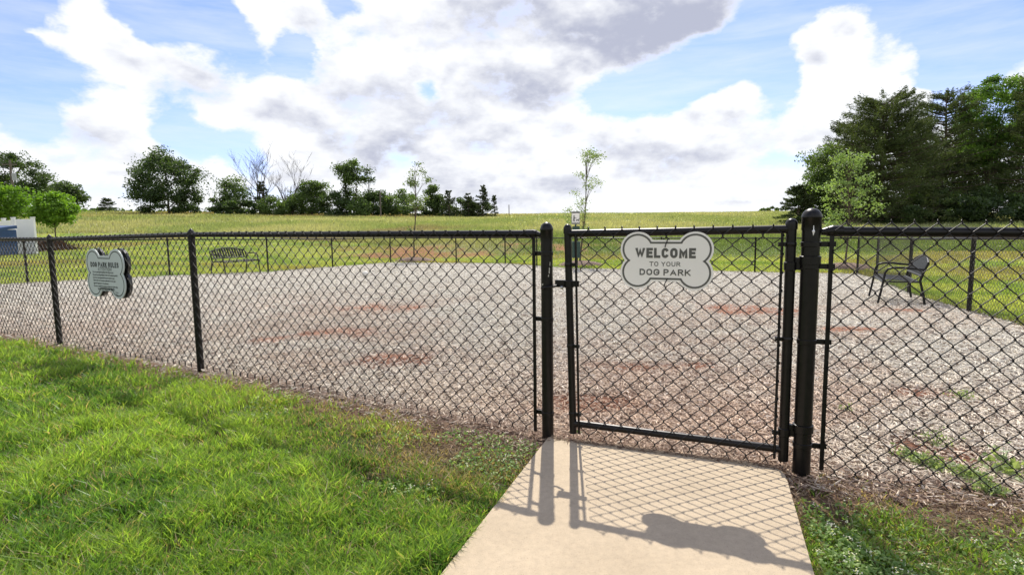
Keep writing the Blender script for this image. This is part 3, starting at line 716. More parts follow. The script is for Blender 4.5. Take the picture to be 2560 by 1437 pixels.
MB().tube([Vector((*D_, RH-.004))+dr_*.037, Vector((*D_, RH))+dr_*.06, Vector((*D_, RH))+dr_*.08], [.013, .018, .026], 14).tube([Vector((*D_, RH))+dr_*.075, Vector((*D_, RH))+dr_*.12], .0245, 16).build('rail_end_cup', BLACK, fr)
for h in (1.0, .905, .575, .105): band((*D_, h), .037, (dr_.x, dr_.y), fr, ln=.06)
# bird dropping streak on the cap side
MB().lathe(Vector((*D_, 1.06))+Vector((-.012, -.0405, 0)), [(.001, -.022), (.003, -.012), (.006, -.004), (.002, .004), (.0015, .02)], 8).build('paint_chip', WHITEV, fr)
# scuffs on the left gate post
for hz, ww, hh2, sx in ((.872, .004, .030, .010), (.845, .003, .012, .006), (.80, .005, .010, -.022), (.905, .002, .02, .014)):
    sc = MB(); cpt = Vector((C_[0]+sx, C_[1]-math.sqrt(max(.0309**2-sx*sx, 0)), hz)); sc.add([cpt+Vector((-ww, 0, -hh2/2)), cpt+Vector((ww*.6, 0, -hh2*.6)), cpt+Vector((ww, 0, hh2*.3)), cpt+Vector((-ww*.2, 0, hh2/2))], [(0, 1, 2, 3)]); sc.build('bare_scuff', CHROME, fl, smooth=False)

# ------------------------------------------------------------------ the gate
u_ = Vector((D_[0]-C_[0], D_[1]-C_[1], 0)); GLn = u_.length; u_.normalize(); nf = Vector((u_.y, -u_.x, 0))   # nf points to the camera
if nf.y > 0: nf = -nf
def on_gate(px, py):
    r = Vector(ray(px, py)); o = Vector((0, 0, EYE)); c0 = Vector((*C_, 0)); d = (c0-o).dot(nf)/r.dot(nf); q = o+r*d; return (q-c0).dot(u_), q.z
gl_b = on_gate(1433, 1070); gl_t = on_gate(1419, 575); gr_b = on_gate(1958, 1140); gr_t = on_gate(1979, 560)
g0 = Vector((*C_, 0))
def gp(s, z, f=0): return g0+u_*s+nf*f+Vector((0, 0, z))
gate = empty('gate', tuple(g0+u_*gr_b[0]), 'black chain link walk gate, closed, hanging between the two capped gate posts', 'gate')
print('gate', gl_b, gl_t, gr_b, gr_t)
zl0, zr0 = .025, .02
frm = MB()
sL0, sL1 = gl_b[0], gl_t[0]; sR0, sR1 = gr_b[0], gr_t[0]
frm.tube([gp(sL0, zl0), gp(sL1, 1.075)], .0185, 18); frm.tube([gp(sR0, zr0), gp(sR1, 1.085)], .0215, 18)
tl_, tr_ = on_gate(1435, 584), on_gate(1968, 573); bl_, br_ = on_gate(1443, 1058), on_gate(1945, 1121)
frm.tube([gp(sL1, tl_[1]), gp(sR1, tr_[1])], .0185, 18); frm.tube([gp(sL0, bl_[1]), gp(sR0, br_[1])], .0175, 18)
frm.build('frame', BLACK, gate)
for s, zt, r in ((sL1, 1.075, .0185), (sR1, 1.085, .0215)):
    q = MB(); R2 = r*1.15; q.lathe(gp(s, zt-.02), [(R2, 0), (R2, .022), (R2*.97, .030), (R2*.75, .040), (R2*.4, .046), (.001, .048)], 18); q.build('cap', BLACK, gate)
ga, gb = gp(sL0+.045, 0), gp(sR0-.035, 0)
fabric('chain_link_fabric', ga, gb, .025, 1.079, gate, pitch=.0415, seed=9, slack=.004, off=.021, nrm=-1)
for s0, s1 in ((sL0+.035, sL1+.045), (sR0-.038, sR1-.036)):
    MB().tube([gp(s0, .03, .016), gp(s1, 1.05, .016)], .006, 8).build('tension_bar', BLACK, gate)
def gband(s, z, r, sg, ln=.035):
    m = MB(); c = gp(s, z); m.lathe(c-Vector((0, 0, .010)), [(r*1.03, 0), (r*1.1, .002), (r*1.1, .018), (r*1.03, .020)], 18)
    m.box(c+u_*sg*(r+ln/2)+nf*.008, ln, .010, .018, ux=u_); m.tube([c+u_*sg*(r+ln*.8)+nf*.0, c+u_*sg*(r+ln*.8)+nf*.026], .006, 8)
    return m.build('tension_band', BLACK, gate)
def sat(z, a, b_): return a+(b_-a)*z/1.07
for z in (.90, .485, .13): gband(sat(z, sL0, sL1), z, .0185, 1, .03)
for z in (1.0, .58, .15): gband(sat(z, sR0, sR1), z, .0215, -1, .03)
# hinges: collar on the gate upright, strap to the post, pintle
for z in (.915, .165):
    m = MB(); c = gp(sat(z, sR0, sR1), z-.012)
    m.lathe(c-Vector((0, 0, .018)), [(.0225, 0), (.026, .003), (.026, .036), (.0225, .039)], 18)
    m.box(c+u_*.045, .05, .016, .03, ux=u_)
    m.lathe(c+u_*.062-Vector((0, 0, .012)), [(.009, 0), (.009, .055)], 12)
    m.build('hinge', BLACK, gate)
    m = MB(); pz = Vector((*D_, z+.015)); m.lathe(pz-Vector((0, 0, .018)), [(.0385, 0), (.043, .003), (.043, .036), (.0385, .039)], 20)
    m.box(pz-u_*.055, .045, .018, .026, ux=u_).build('hinge_bracket', BLACK, fr)
# fork latch
lz = .80; m = MB(); sl0 = sat(lz, sL0, sL1)
m.lathe(gp(sl0, lz-.018), [(.0195, 0), (.023, .003), (.023, .036), (.0195, .039)], 18)
m.box(gp(sl0-.045, lz+.003), .05, .030, .036, ux=u_); m.box(gp(sl0+.035, lz+.004, .004), .035, .014, .030, ux=u_)
for f in (1, -1):
    m.tube([gp(sl0-.055, lz-.004, f*.010), gp(.058, lz-.006, f*.036), gp(.030, lz-.012, f*.047), gp(.0, lz-.018, f*.042), gp(-.018, lz-.020, f*.034)], .0065, 8)
m.build('latch', BLACK, gate)
MB().tube([gp(sl0-.038, lz-.016, .018), gp(sl0-.026, lz-.016, .018)], .009, 10).build('padlock_hasp', CHROME, gate)

# ------------------------------------------------------------------ bone shaped signs
def bone(w, h, inset=0, seg=18, R=None):
    """outline of a dog bone centred on (0,0): four round knobs joined by a straight shaft"""
    R = R or h*.30; R = R; cxk = w/2-R; cyk = h/2-R; Ri = R-inset
    sh = h*.36-inset                      # half height of the shaft
    notch = w/2-R*.60                            # x of the inner corner at either end
    pts = []
    # right end, top knob: from shaft over the top to the notch at the right
    def arc(cx, cy, a0, a1):
        return [(cx+Ri*math.cos(math.radians(a0+(a1-a0)*i/seg)), cy+Ri*math.sin(math.radians(a0+(a1-a0)*i/seg))) for i in range(seg+1)]
    aS = math.degrees(math.asin(max(-1, min(1, (sh-cyk)/Ri))))            # where the circle meets the shaft
    aN = math.degrees(math.asin(max(-.995, -cyk/Ri)))
    top_r = arc(cxk, cyk, 180-aS, aN)
    pts += top_r
    pts += [(x, -y) for x, y in top_r[::-1]][1:]
    left = [(-x, y) for x, y in pts[::-1]]
    return pts + left
def ring(outer, inner, origin, ux, uy, t0, t1, name, material, parent):
    n = len(outer); ux = Vector(ux); uy = Vector(uy); un = ux.cross(uy); o = Vector(origin)
    vs = [o+ux*p[0]+uy*p[1]+un*t1 for p in outer]+[o+ux*p[0]+uy*p[1]+un*t1 for p in inner]+[o+ux*p[0]+uy*p[1]+un*t0 for p in outer]+[o+ux*p[0]+uy*p[1]+un*t0 for p in inner]
    fs = []
    for i in range(n):
        j = (i+1) % n; fs += [(i, j, n+j, n+i), (i, 2*n+i, 2*n+j, j), (n+i, n+j, 3*n+j, 3*n+i)]
    return MB().add(vs, fs).build(name, material, parent, smooth=False)
def arcp(cx, cy, rx, ry, a0, a1, n=9):
    return [(cx+rx*math.cos(math.radians(a0+(a1-a0)*i/n)), cy+ry*math.sin(math.radians(a0+(a1-a0)*i/n))) for i in range(n+1)]
GL = {  # capital letters as strokes on a 0..w by 0..1 grid (centre lines; the stroke half width is added outside)
 'W': (1.05, [[(0, 1), (.26, 0), (.525, .85), (.79, 0), (1.05, 1)]]), 'E': (.55, [[(0, 0), (0, 1)], [(0, 1), (.58, 1)], [(0, .52), (.5, .52)], [(0, 0), (.58, 0)]]),
 'L': (.52, [[(0, 1), (0, 0)], [(0, 0), (.55, 0)]]), 'C': (.66, [[(.66, .72)]+arcp(.33, .66, .33, .34, 12, 180, 7)+arcp(.33, .34, .33, .34, 180, 348, 7)]),
 'O': (.70, [arcp(.35, .64, .35, .36, 0, 180, 9)+arcp(.35, .36, .35, .36, 180, 360, 9)+[(.70, .64)]]), 'M': (.82, [[(0, 0), (0, 1), (.41, .22), (.82, 1), (.82, 0)]]),
 'T': (.62, [[(-.04, 1), (.66, 1)], [(.31, 1), (.31, 0)]]), 'Y': (.66, [[(0, 1), (.33, .48), (.66, 1)], [(.33, .48), (.33, 0)]]), 'U': (.64, [[(0, 1), (0, .33)]+arcp(.32, .32, .32, .32, 180, 360, 9)[1:]+[(.64, 1)]]),
 'R': (.62, [[(0, 0), (0, 1)], [(0, 1), (.32, 1)]+arcp(.34, .76, .26, .24, 90, -90, 7)+[(0, .52)], [(.32, .5), (.66, 0)]]), 'D': (.66, [[(0, 0), (0, 1)], [(0, 1), (.28, 1)]+arcp(.28, .62, .38, .38, 90, 0, 5)+arcp(.28, .38, .38, .38, 0, -90, 5)+[(0, 0)]]),
 'G': (.70, [[(.67, .74)]+arcp(.35, .66, .35, .34, 14, 180, 7)+arcp(.35, .34, .35, .34, 180, 350, 7)+[(.70, .46)], [(.72, .46), (.40, .46)]]), 'P': (.60, [[(0, 0), (0, 1)], [(0, 1), (.32, 1)]+arcp(.33, .74, .27, .26, 90, -90, 7)+[(0, .48)]]),
 'A': (.76, [[(0, 0), (.38, 1), (.76, 0)], [(.14, .32), (.62, .32)]]), 'K': (.64, [[(0, 0), (0, 1)], [(.64, 1), (.02, .38)], [(.20, .56), (.68, 0)]]),
 'S': (.58, [[(.55, .80)]+arcp(.29, .745, .27, .255, 20, 270, 9)+arcp(.29, .245, .29, .245, 90, -160, 9)]), 'N': (.66, [[(0, 0), (0, 1), (.66, 0), (.66, 1)]]), 'I': (.0, [[(0, 0), (0, 1)]]), '!': (.0, [[(0, 1), (0, .30)], [(0, .08), (0, 0)]])}
def caps(body, size, th, origin, ux, uy, material, parent, sx=1, gap=.16, name='lettering'):
    """one mesh of solid capital letters; size is the cap height, th the stroke width (fractions of size)"""
    ux = Vector(ux); uy = Vector(uy); un = ux.cross(uy).normalized(); o = Vector(origin); hw = th/2
    wd = lambda ch: .42 if ch == ' ' else GL[ch][0]*sx+th+gap
    tot = sum(wd(ch) for ch in body)-gap; x = -tot/2; m = MB()
    for ch in body:
        if ch != ' ':
            for si, st in enumerate(GL[ch][1]):
                P = [Vector((x+hw+a*sx, (b-.5)*(1-th))) for a, b in st]; n = len(P); Ls, Rs = [], []
                for i in range(n):
                    d0 = (P[i]-P[i-1]).normalized() if i else (P[1]-P[0]).normalized(); d1 = (P[i+1]-P[i]).normalized() if i < n-1 else d0
                    n0 = Vector((-d0.y, d0.x)); n1 = Vector((-d1.y, d1.x)); mi = (n0+n1); mi = mi.normalized() if mi.length > 1e-4 else n0
                    k = hw/max(.38, mi.dot(n0)); e = Vector((0, 0))
                    if i == 0: e = -d0*hw*(1 if n == 2 or ch in 'MNUWAY' else 0)
                    if i == n-1: e = d0*hw*(1 if n == 2 or ch in 'MNUWAY' else 0)
                    Ls.append(P[i]+mi*k+e); Rs.append(P[i]-mi*k+e)
                f = un*(.0001*si); vs = [o+f+ux*(q.x*size)+uy*(max(-.5, min(.5, q.y))*size) for q in Ls+Rs]
                m.add(vs, [(i, n+i, n+i+1, i+1) for i in range(n-1)])
        x += wd(ch)
    return m.build(name, material, parent, smooth=False)
def text(body, size, origin, ux, uy, material, parent, sx=1, offset=0, name='lettering', align='CENTER'):
    cu = bpy.data.curves.new(name, 'FONT'); cu.body = body; cu.size = size; cu.align_x = align; cu.align_y = 'CENTER'; cu.offset = offset
    tmp = bpy.data.objects.new(name, cu); me = bpy.data.meshes.new_from_object(tmp); bpy.data.objects.remove(tmp)
    ux = Vector(ux)*sx; uy = Vector(uy); un = Vector(ux).cross(uy).normalized(); lc = Vector(origin)-parent.location
    me.transform(Matrix(((ux.x, uy.x, un.x, lc.x), (ux.y, uy.y, un.y, lc.y), (ux.z, uy.z, un.z, lc.z), (0, 0, 0, 1)))); me.name = name
    me.materials.clear(); me.materials.append(material)
    o = bpy.data.objects.new(name, me); COL.objects.link(o); o.parent = parent; return o
# welcome sign on the gate
wx0, wz_ = on_gate(1555, 650); wx1, _ = on_gate(1785, 650); _, wzt = on_gate(1670, 579); _, wzb = on_gate(1668, 722)
cs, cz = (wx0+wx1)/2, (wzt+wzb)/2; ww_, hh_ = (wx1-wx0), (wzt-wzb)
wang = math.radians(.3); sux = (u_*math.cos(wang)-Vector((0, 0, 1))*math.sin(wang)*1); suz = Vector((0, 0, 1))*math.cos(wang)+u_*math.sin(wang)
if u_.cross(Vector((0, 0, 1))).dot(nf) < 0: print('sign normal flipped')
so_ = gp(cs, cz, .036)
ws = empty('bone_sign', tuple(so_), 'white bone shaped welcome sign wired to the gate below its top rail', 'sign')
MB().prism(bone(ww_, hh_), so_, sux, suz, -.003, .003).build('board', SIGNW, ws, smooth=False)
ring(bone(ww_, hh_, .009), bone(ww_, hh_, .0178), so_, sux, suz, .003, .0036, 'border', INK, ws)
def wt(body, size, th, v, sx, gap): caps(body, size, th, so_+suz*v+sux*(-.004)+nf*.0038, sux, suz, INK, ws, sx, gap)
wt('WELCOME', .047, .26, hh_*.135, .66, .13); wt('TO YOUR', .0215, .17, -hh_*.055, 1.0, .22); wt('DOG PARK', .030, .20, -hh_*.198, 1.0, .20)
for (v0, v1) in ((hh_*.40, hh_*.245), (-hh_*.30, -hh_*.415)):
    MB().tube([so_+suz*v0+sux*.010+nf*.006, so_+suz*v1-sux*.004+nf*.008, so_+suz*(v1-.004)-sux*.004-nf*.004], .0023, 6).build('wire_tie', WIRE, ws)
# rules sign on the fence between the second and third post
uf = Vector((B_[0]-A_[0], B_[1]-A_[1], 0)); uf.normalize(); nff = Vector((uf.y, -uf.x, 0)); nff = nff if nff.y < 0 else -nff
def on_fence(px, py):
    r = Vector(ray(px, py)); o = Vector((0, 0, EYE)); c0 = Vector((*A_, 0))+nff*.035; d = (c0-o).dot(nff)/r.dot(nff); q = o+r*d; return (q-c0).dot(uf), q.z
a0, _ = on_fence(218, 680); a1, _ = on_fence(313, 690); _, zt = on_fence(262, 622); _, zb = on_fence(268, 744)
print('rules', a0, a1, zt, zb)
rc = Vector((*A_, 0))+nff*.035+uf*((a0+a1)/2)+Vector((0, 0, (zt+zb)/2)); rw, rhh = a1-a0, zt-zb
rs = empty('bone_sign', tuple(rc), 'grey bone shaped dog park rules sign hung on the left fence', 'sign')
zz = Vector((0, 0, 1))
MB().prism(bone(rw, rhh), rc, uf, zz, -.004, .004).build('board', SIGNG, rs, smooth=False)
ring(bone(rw, rhh, .019), bone(rw, rhh, .027), rc, uf, zz, .004, .0048, 'border', INKD, rs)
MB().prism(bone(rw*1.01, rhh*1.01), rc-nff*.042+zz*.003, uf, zz, -.012, .012).build('backing_board', SIGND, rs, smooth=False)
def rt(body, size, v, sx=1, off=0, u=0, al='CENTER'): text(body, size, rc+zz*v+uf*u+nff*.0049, uf, zz, INKD, rs, sx, off, align=al)
caps('DOG PARK RULES', .046, .23, rc+zz*rhh*.175+nff*.0049, uf, zz, INKD, rs, .70, .14); caps('ATTENTION!', .029, .13, rc+zz*rhh*.085+nff*.0049, uf, zz, INKD, rs, .95, .2)
for i, ln in enumerate(('Please keep your dog from jumping on other dogs or people.', 'Pick up after your dog and dispose of waste in the containers provided.', 'Do not leave your dog unattended at any time inside the park.',
                        'Children under twelve must have an adult with them in the park.', 'Aggressive dogs must leave the park at once.', 'Owners are responsible for any injury or damage done by their dogs.')):
    rt(ln, .0215, rhh*(.022-.058*i), .68, .0006, u=-rw*.33, al='LEFT')
rt('In an emergency, please call 911', .030, -rhh*.325, .74, .0014); rt('Thank\nYou', .020, -rhh*.40, 1, .0002, u=rw*.27)

# ------------------------------------------------------------------ perimeter fence
def run(pts, label, fn, ropen=None, fa=True):
    e = empty('chain_link_fence', (pts[0][0], pts[0][1], gz(*pts[0])), label, 'fence')
    for p in pts: 
        post('post', p, 1.05, .0255 if fn else .03, e, cap=False); eyecap(p, 1.06, .026, e)
    for a, b2 in zip(pts[:-1], pts[1:]):
        railseg('top_rail', v3(a, 1.05), v3(b2, 1.05), .0195, e)
        fabric('chain_link_fabric', (*a, gz(*a)), (*b2, gz(*b2)), .03, 1.07, e, nrm=1 if fn else -1, off=.02, wr=.0017, barb=False, slack=.003, seed=3)
    # bottom tension wire
    MB().tube([v3(p, .02) for p in pts], .0025, 4).build('tension_wire', WIRE, e)
    return e
run(FL + [F65, F7, F75, F8], 'black chain link fence across the back of the dog run', True)
run([F8, F9], 'short black chain link panel at the back right corner of the dog run', True)
run([F9]+FR+[CORN], 'black chain link fence down the right side, behind the side facing bench', False)

# ------------------------------------------------------------------ benches
def bench(label, fL, fR, bL, bR):
    """feet on the ground: front left/right, back left/right (as seen by one sitting down: front is where knees point)"""
    P = [Vector((*q, gz(*q))) for q in (fL, fR, bL, bR)]
    c = sum(P, Vector())/4; ux = ((P[1]-P[0])+(P[3]-P[2])).normalized(); ux.z = 0; ux.normalize(); fy = Vector((ux.y, -ux.x, 0))
    if fy.dot((P[0]+P[1])-(P[2]+P[3])) < 0: fy = -fy
    wd = 1.25; dp_ = .62; z = Vector((0, 0, 1)); base = c.copy(); base.z = min(p.z for p in P)+.0
    root = empty('park_bench', tuple(base), label, 'bench')
    q = lambda u, f, h: base+ux*u+fy*f+z*h
    hw = wd/2
    # seat of lengthwise-bent strips
    m = MB()
    ns = 13
    prof = [(.27, .385), (.255, .42), (.20, .435), (.10, .425), (-.02, .41), (-.14, .40), (-.19, .405)]
    for i in range(ns):
        u0 = -hw+.05+(wd-.1)*(i+.5)/ns; w = (wd-.1)/ns*.62
        for (f0, h0), (f1, h1) in zip(prof[:-1], prof[1:]):
            m.box((q(u0, f0, h0)+q(u0, f1, h1))/2, w, ((f0-f1)**2+(h0-h1)**2)**.5+.004, .005, ux=ux, uz=(q(0, f0, h0)-q(0, f1, h1)).cross(ux).normalized())
    for f, h in (prof[0], prof[-1]): m.tube([q(-hw+.03, f, h), q(hw-.03, f, h)], .014, 8)
    m.build('seat', BENCH, root)
    # back with arched top rail
    m = MB(); lean = lambda h: -.20-(h-.44)*.42
    top = lambda u: .80-.10*(u/hw)**2
    lo = .50
    for i in range(ns):
        u0 = -hw+.05+(wd-.1)*(i+.5)/ns; w = (wd-.1)/ns*.70; t1 = top(u0)
        a_, b_ = q(u0, lean(lo), lo), q(u0, lean(t1), t1); m.box((a_+b_)/2, w, .005, (b_-a_).length, ux=ux, uz=(b_-a_).normalized())
    m.tube([q(-hw+.02+(wd-.04)*i/12, lean(top(-hw+.02+(wd-.04)*i/12)), top(-hw+.02+(wd-.04)*i/12)) for i in range(13)], .016, 8)
    m.tube([q(-hw+.02, lean(lo), lo), q(hw-.02, lean(lo), lo)], .016, 8)
    m.build('backrest', BENCH, root)
    for s in (-1, 1):
        MB().tube([q(s*hw, -.30, .0), q(s*hw, -.27, .20), q(s*hw, -.215, .42), q(s*hw, lean(.56), .56), q(s*hw, lean(.70), .70)], .019, 10).build('rear_leg', BENCH, root)
        MB().tube([q(s*hw, .34, .0), q(s*hw, .30, .22), q(s*hw, .27, .42), q(s*hw, .255, .54), q(s*hw, .22, .60), q(s*hw, .15, .625), q(s*hw, 0, .625), q(s*hw, lean(.60)+.01, .60)], .018, 10).build('front_leg', BENCH, root)
        MB().tube([q(s*hw, .27, .40), q(s*hw, -.21, .40)], .012, 8).build('side_rail', BENCH, root)
    return root
b1 = bench('black slatted metal bench facing forward at the grass edge of the back fence', at(552, 690), at(647, 681), at(530, 683), at(625, 679))
b2_ = bench('black slatted metal bench seen from the side by the right fence', at(2214, 760), at(2186, 738), at(2305, 766), at(2266, 746))
# ball
bx_, by_ = at(914, 693)
bz = gz(bx_, by_); m = MB(); m.lathe((bx_, by_, bz-.0), [(max(.001, .085*math.sin(math.pi*i/14)), .085-.085*math.cos(math.pi*i/14)) for i in range(15)], 22)
tag(m.build('ball', BALLM), 'scuffed white ball lying on the mulch behind the left fence', 'ball')

# ------------------------------------------------------------------ dog waste station
def station():
    x, y = F7[0]-.10, F7[1]-.45; z = gz(x, y); r = empty('waste_station', (x, y, z), 'green pet waste station post with a small dog walking sign, inside the back fence', 'waste station')
    MB().box((x, y+.03, z+.87), .05, .05, 1.78, ux=(1, 0, 0)).build('post', GREENM, r, smooth=False, bevel=.004)
    m = MB(); m.box((x, y-.08, z+.66), .27, .20, .52).box((x, y-.08, z+.93), .285, .215, .03); m.build('bin', GREENM, r, smooth=False, bevel=.01)
    m = MB(); m.box((x, y-.06, z+1.28), .24, .14, .34); m.box((x, y-.135, z+1.2), .12, .012, .05).build('bag_dispenser', GREENM, r, smooth=False, bevel=.008)
    m = MB(); sw_, sh_ = .28, .43; cz_ = z+1.735
    m.box((x-.005, y-.02, cz_), sw_, .008, sh_); m.build('sign_board', SIGNW, r, smooth=False, bevel=.003)
    k = MB(); yf = y-.0275
    for (cx_, cz2, a_, b_) in ((0, sh_/2-.035, sw_-.02, .045), (0, -sh_/2+.03, sw_-.02, .035), (-sw_/2+.008, 0, .008, sh_-.02), (sw_/2-.008, 0, .008, sh_-.02)):
        k.box((x-.005+cx_, yf, cz_+cz2), a_, .003, b_)
    # walker
    ox = x-.06; oz = cz_-.125
    k.tube([(ox-.035, yf, oz), (ox-.005, yf, oz+.09)], .010, 6).tube([(ox+.025, yf, oz), (ox, yf, oz+.09)], .010, 6).tube([(ox-.003, yf, oz+.085), (ox, yf, oz+.165)], .018, 6)
    k.tube([(ox, yf, oz+.15), (ox+.045, yf, oz+.11), (ox+.075, yf, oz+.125)], .007, 6).lathe((ox, yf, oz+.175), [(.004, 0), (.017, .012), (.017, .026), (.004, .038)], 8)
    # dog
    dx = x+.055; k.tube([(dx-.03, yf, oz+.05), (dx+.035, yf, oz+.055)], .014, 6)
    for q in (-.03, -.018, .024, .036): k.tube([(dx+q, yf, oz), (dx+q, yf, oz+.045)], .0045, 5)
    k.tube([(dx+.033, yf, oz+.06), (dx+.05, yf, oz+.085), (dx+.066, yf, oz+.08)], .009, 6).tube([(dx-.03, yf, oz+.06), (dx-.045, yf, oz+.085)], .004, 5)
    k.build('pictogram', INKD, r, smooth=False)
station()

# ------------------------------------------------------------------ trees
def crown_leaves(C, Rr, nclump, nleaf, lsize, c0, c1, seed, spread=.16, hollow=.55, droop=0):
    """C,Rr lists of ellipsoids (x,y,z),(rx,ry,rz)"""
    R_ = np.random.default_rng(seed); vol = np.array([a*b_*c for a, b_, c in Rr]); pr = vol/vol.sum()
    ce, cr = [], []
    for i, (cc_, rr) in enumerate(zip(C, Rr)):
        n = max(3, int(round(nclump*pr[i]))); d = R_.normal(size=(n, 3)); d /= np.linalg.norm(d, axis=1)[:, None]
        rad = (hollow+(1-hollow)*R_.random(n))**.8; rad *= .88+.24*R_.random(n)
        ce.append(np.array(cc_)+d*rad[:, None]*np.array(rr)); cr.append(np.full(n, min(rr[0], rr[2])*spread)*(.7+.8*R_.random(n)))
    ce = np.concatenate(ce); cr = np.concatenate(cr); nl = max(4, nleaf//len(ce))
    k = np.repeat(np.arange(len(ce)), nl); off = R_.normal(size=(len(k), 3)); off /= np.linalg.norm(off, axis=1)[:, None]; off *= (2.3*R_.random(len(k))**.85)[:, None]; off[:, 2] *= .62
    P = ce[k]+off*cr[k][:, None]; P[:, 2] -= droop*np.abs(off[:, 0])*cr[k]
    n = len(P); tone = np.repeat(R_.random(len(ce)), nl)
    col = lerp(c0, c1, np.clip(tone*.75+.35*R_.random(n)-.1, 0, 1))*(.8+.4*R_.random(n))[:, None]
    return P, col, ce
def cards(P, col, size, seed, elong=.62, dirs=None):
    global rng
    R_ = np.random.default_rng(seed); n = len(P); nrm = R_.normal(size=(n, 3)); nrm[:, 2] += .35; nrm /= np.linalg.norm(nrm, axis=1)[:, None]
    a = R_.normal(size=(n, 3)) if dirs is None else dirs
    a = a-nrm*np.sum(a*nrm, 1)[:, None]; a /= np.maximum(np.linalg.norm(a, axis=1)[:, None], 1e-6); b_ = np.cross(nrm, a)
    s = (size*(.6+.8*R_.random(n)))[:, None]
    V = np.stack([P-a*s, P+b_*s*elong-nrm*s*.15, P+a*s, P-b_*s*elong-nrm*s*.15], 1).reshape(-1, 3)
    q = np.arange(n)*4; return V, np.stack([q, q+1, q+2, q+3], -1), np.repeat(col[:, None, :], 4, 1).reshape(-1, 3)
def limbs(base, h, tr, targets, seed, n=14, fork=.3, bark=None, parent=None, lean=(0, 0), tw=.03, stems=1):
    R_ = random.Random(seed); m = MB(); bx, by, bz_ = base
    for st in range(stems):
        ox = (st-(stems-1)/2)*tr*3; pts = []; rs = []; wx = R_.uniform(-1, 1)*h*tw; wy = R_.uniform(-1, 1)*h*tw
        sx = ox*R_.uniform(2, 5) if stems > 1 else 0
        for i in range(8):
            f = i/7; pts.append(Vector((bx+ox+sx*f+lean[0]*f+wx*math.sin(f*3), by+lean[1]*f+wy*math.sin(f*2.3), bz_-.15+f*h))); rs.append(tr*(1.25 if i == 0 else 1)*(1-f*.82))
        m.tube(pts, rs, 8)
        for _ in range(n//stems):
            tgt = Vector(targets[R_.randrange(len(targets))]); f = fork+(1-fork)*.9*R_.random()
            i = min(6, int(f*7)); s = pts[i].lerp(pts[i+1], f*7-i)
            if tgt.z < s.z: s = pts[max(1, i-2)]
            mid = s.lerp(tgt, .5)+Vector((0, 0, (tgt-s).length*.10)); r0 = rs[i]*.55
            m.tube([s, s.lerp(mid, .55), mid, tgt], [r0, r0*.75, r0*.5, r0*.15], 5, cap=False)
    return m.build('trunk', bark or BARK, parent)
TREES = 'trees along the ridge behind the meadow'
def broad(x, y, h, hw, label, c0, c1, seed, lsize, nleaf, nclump=46, lob=None, trunk=.02, low=.12, cat='tree', group=None, stems=1, name='broadleaf_tree', spread=.17, tfrac=.8, lean=(0, 0), bark=None, hollow=.5):
    z = gz(x, y); e = empty(name, (x, y, z), label, cat, group)
    lob = lob or [(0, .55, 1, .45), (-.45, .42, .55, .32), (.45, .45, .55, .34), (.1, .78, .55, .22)]
    C = [(x+a*hw, y+(random.random()-.5)*hw*.4, z+b_*h) for a, b_, _, _ in lob]; Rr = [(c_*hw, c_*hw*.85, d_*h) for _, _, c_, d_ in lob]
    P, col, ce = crown_leaves(C, Rr, nclump, nleaf, lsize, c0, c1, seed, spread, hollow)
    P[:, 2] = np.maximum(P[:, 2], z+low*h*(.6+.8*np.random.default_rng(seed).random(len(P))))
    V, Fa, cc_ = cards(P, col, lsize, seed)
    limbs((x, y, z), h*tfrac, h*trunk, ce, seed, n=min(30, nclump//2), parent=e, stems=stems, lean=lean, bark=bark)
    mesh_np('crown', V, Fa, LEAF, e, col=cc_); return e
def conifer(x, y, h, hw, label, c0, c1, seed, lsize, nleaf, low=.05, cat='tree', group=None, name='conifer', open_=.0, taper=.9, flat=False):
    z = gz(x, y); e = empty(name, (x, y, z), label, cat, group); R_ = np.random.default_rng(seed)
    nb_ = int(60+nleaf/130); f = low+(1-low)*np.sort(R_.random(nb_))**.95; f[-3:] = .97
    prof = np.clip(1-((f-low)/(1-low))**(1.7 if flat else 1.15)*taper, .05, 1)*np.clip((f-low)/.12+.35, 0, 1)
    ln = hw*prof*(.62+.5*R_.random(nb_)); az = R_.random(nb_)*2*np.pi
    rise = (.45*(f-.35))*ln+R_.normal(size=nb_)*.05*ln
    per = max(6, nleaf//nb_)
    k = np.repeat(np.arange(nb_), per); s = (R_.random(len(k))**.6*.92+.08); sd = R_.normal(size=len(k))*ln[k]*.13*(1.15-s)
    cx_, sy_ = np.cos(az[k]), np.sin(az[k])
    P = np.c_[x+cx_*ln[k]*s-sy_*sd, y+sy_*ln[k]*s+cx_*sd, z+f[k]*h+rise[k]*s**1.5+R_.normal(size=len(k))*.012*h*(.6+.5*s)]
    tone = R_.random(nb_)[k]; col = lerp(c0, c1, np.clip(tone*.6+.4*R_.random(len(k)), 0, 1))*(.75+.5*R_.random(len(k)))[:, None]
    d = np.c_[cx_, sy_, np.full(len(k), .35)]+R_.normal(size=(len(k), 3))*.35
    V, Fa, cc_ = cards(P, col, lsize, seed, .2, d)
    m = MB(); tp = [Vector((x+.01*h*math.sin(i*1.3+seed), y, z-.1+h*.98*i/6)) for i in range(7)]
    m.tube(tp, [h*.018*(1-.9*i/6)+.02 for i in range(7)], 7)
    for i in range(0, nb_, 2):
        b0 = Vector((x, y, z+f[i]*h-.02*h)); b1_ = Vector((x+math.cos(az[i])*ln[i]*.95, y+math.sin(az[i])*ln[i]*.95, z+f[i]*h+rise[i]))
        m.tube([b0, b0.lerp(b1_, .5)-Vector((0, 0, .01*h)), b1_], [h*.005+.01, h*.003+.005, .008], 4, cap=False)
    m.build('trunk', BARK, e); mesh_np('crown', V, Fa, NEED, e, col=cc_); return e
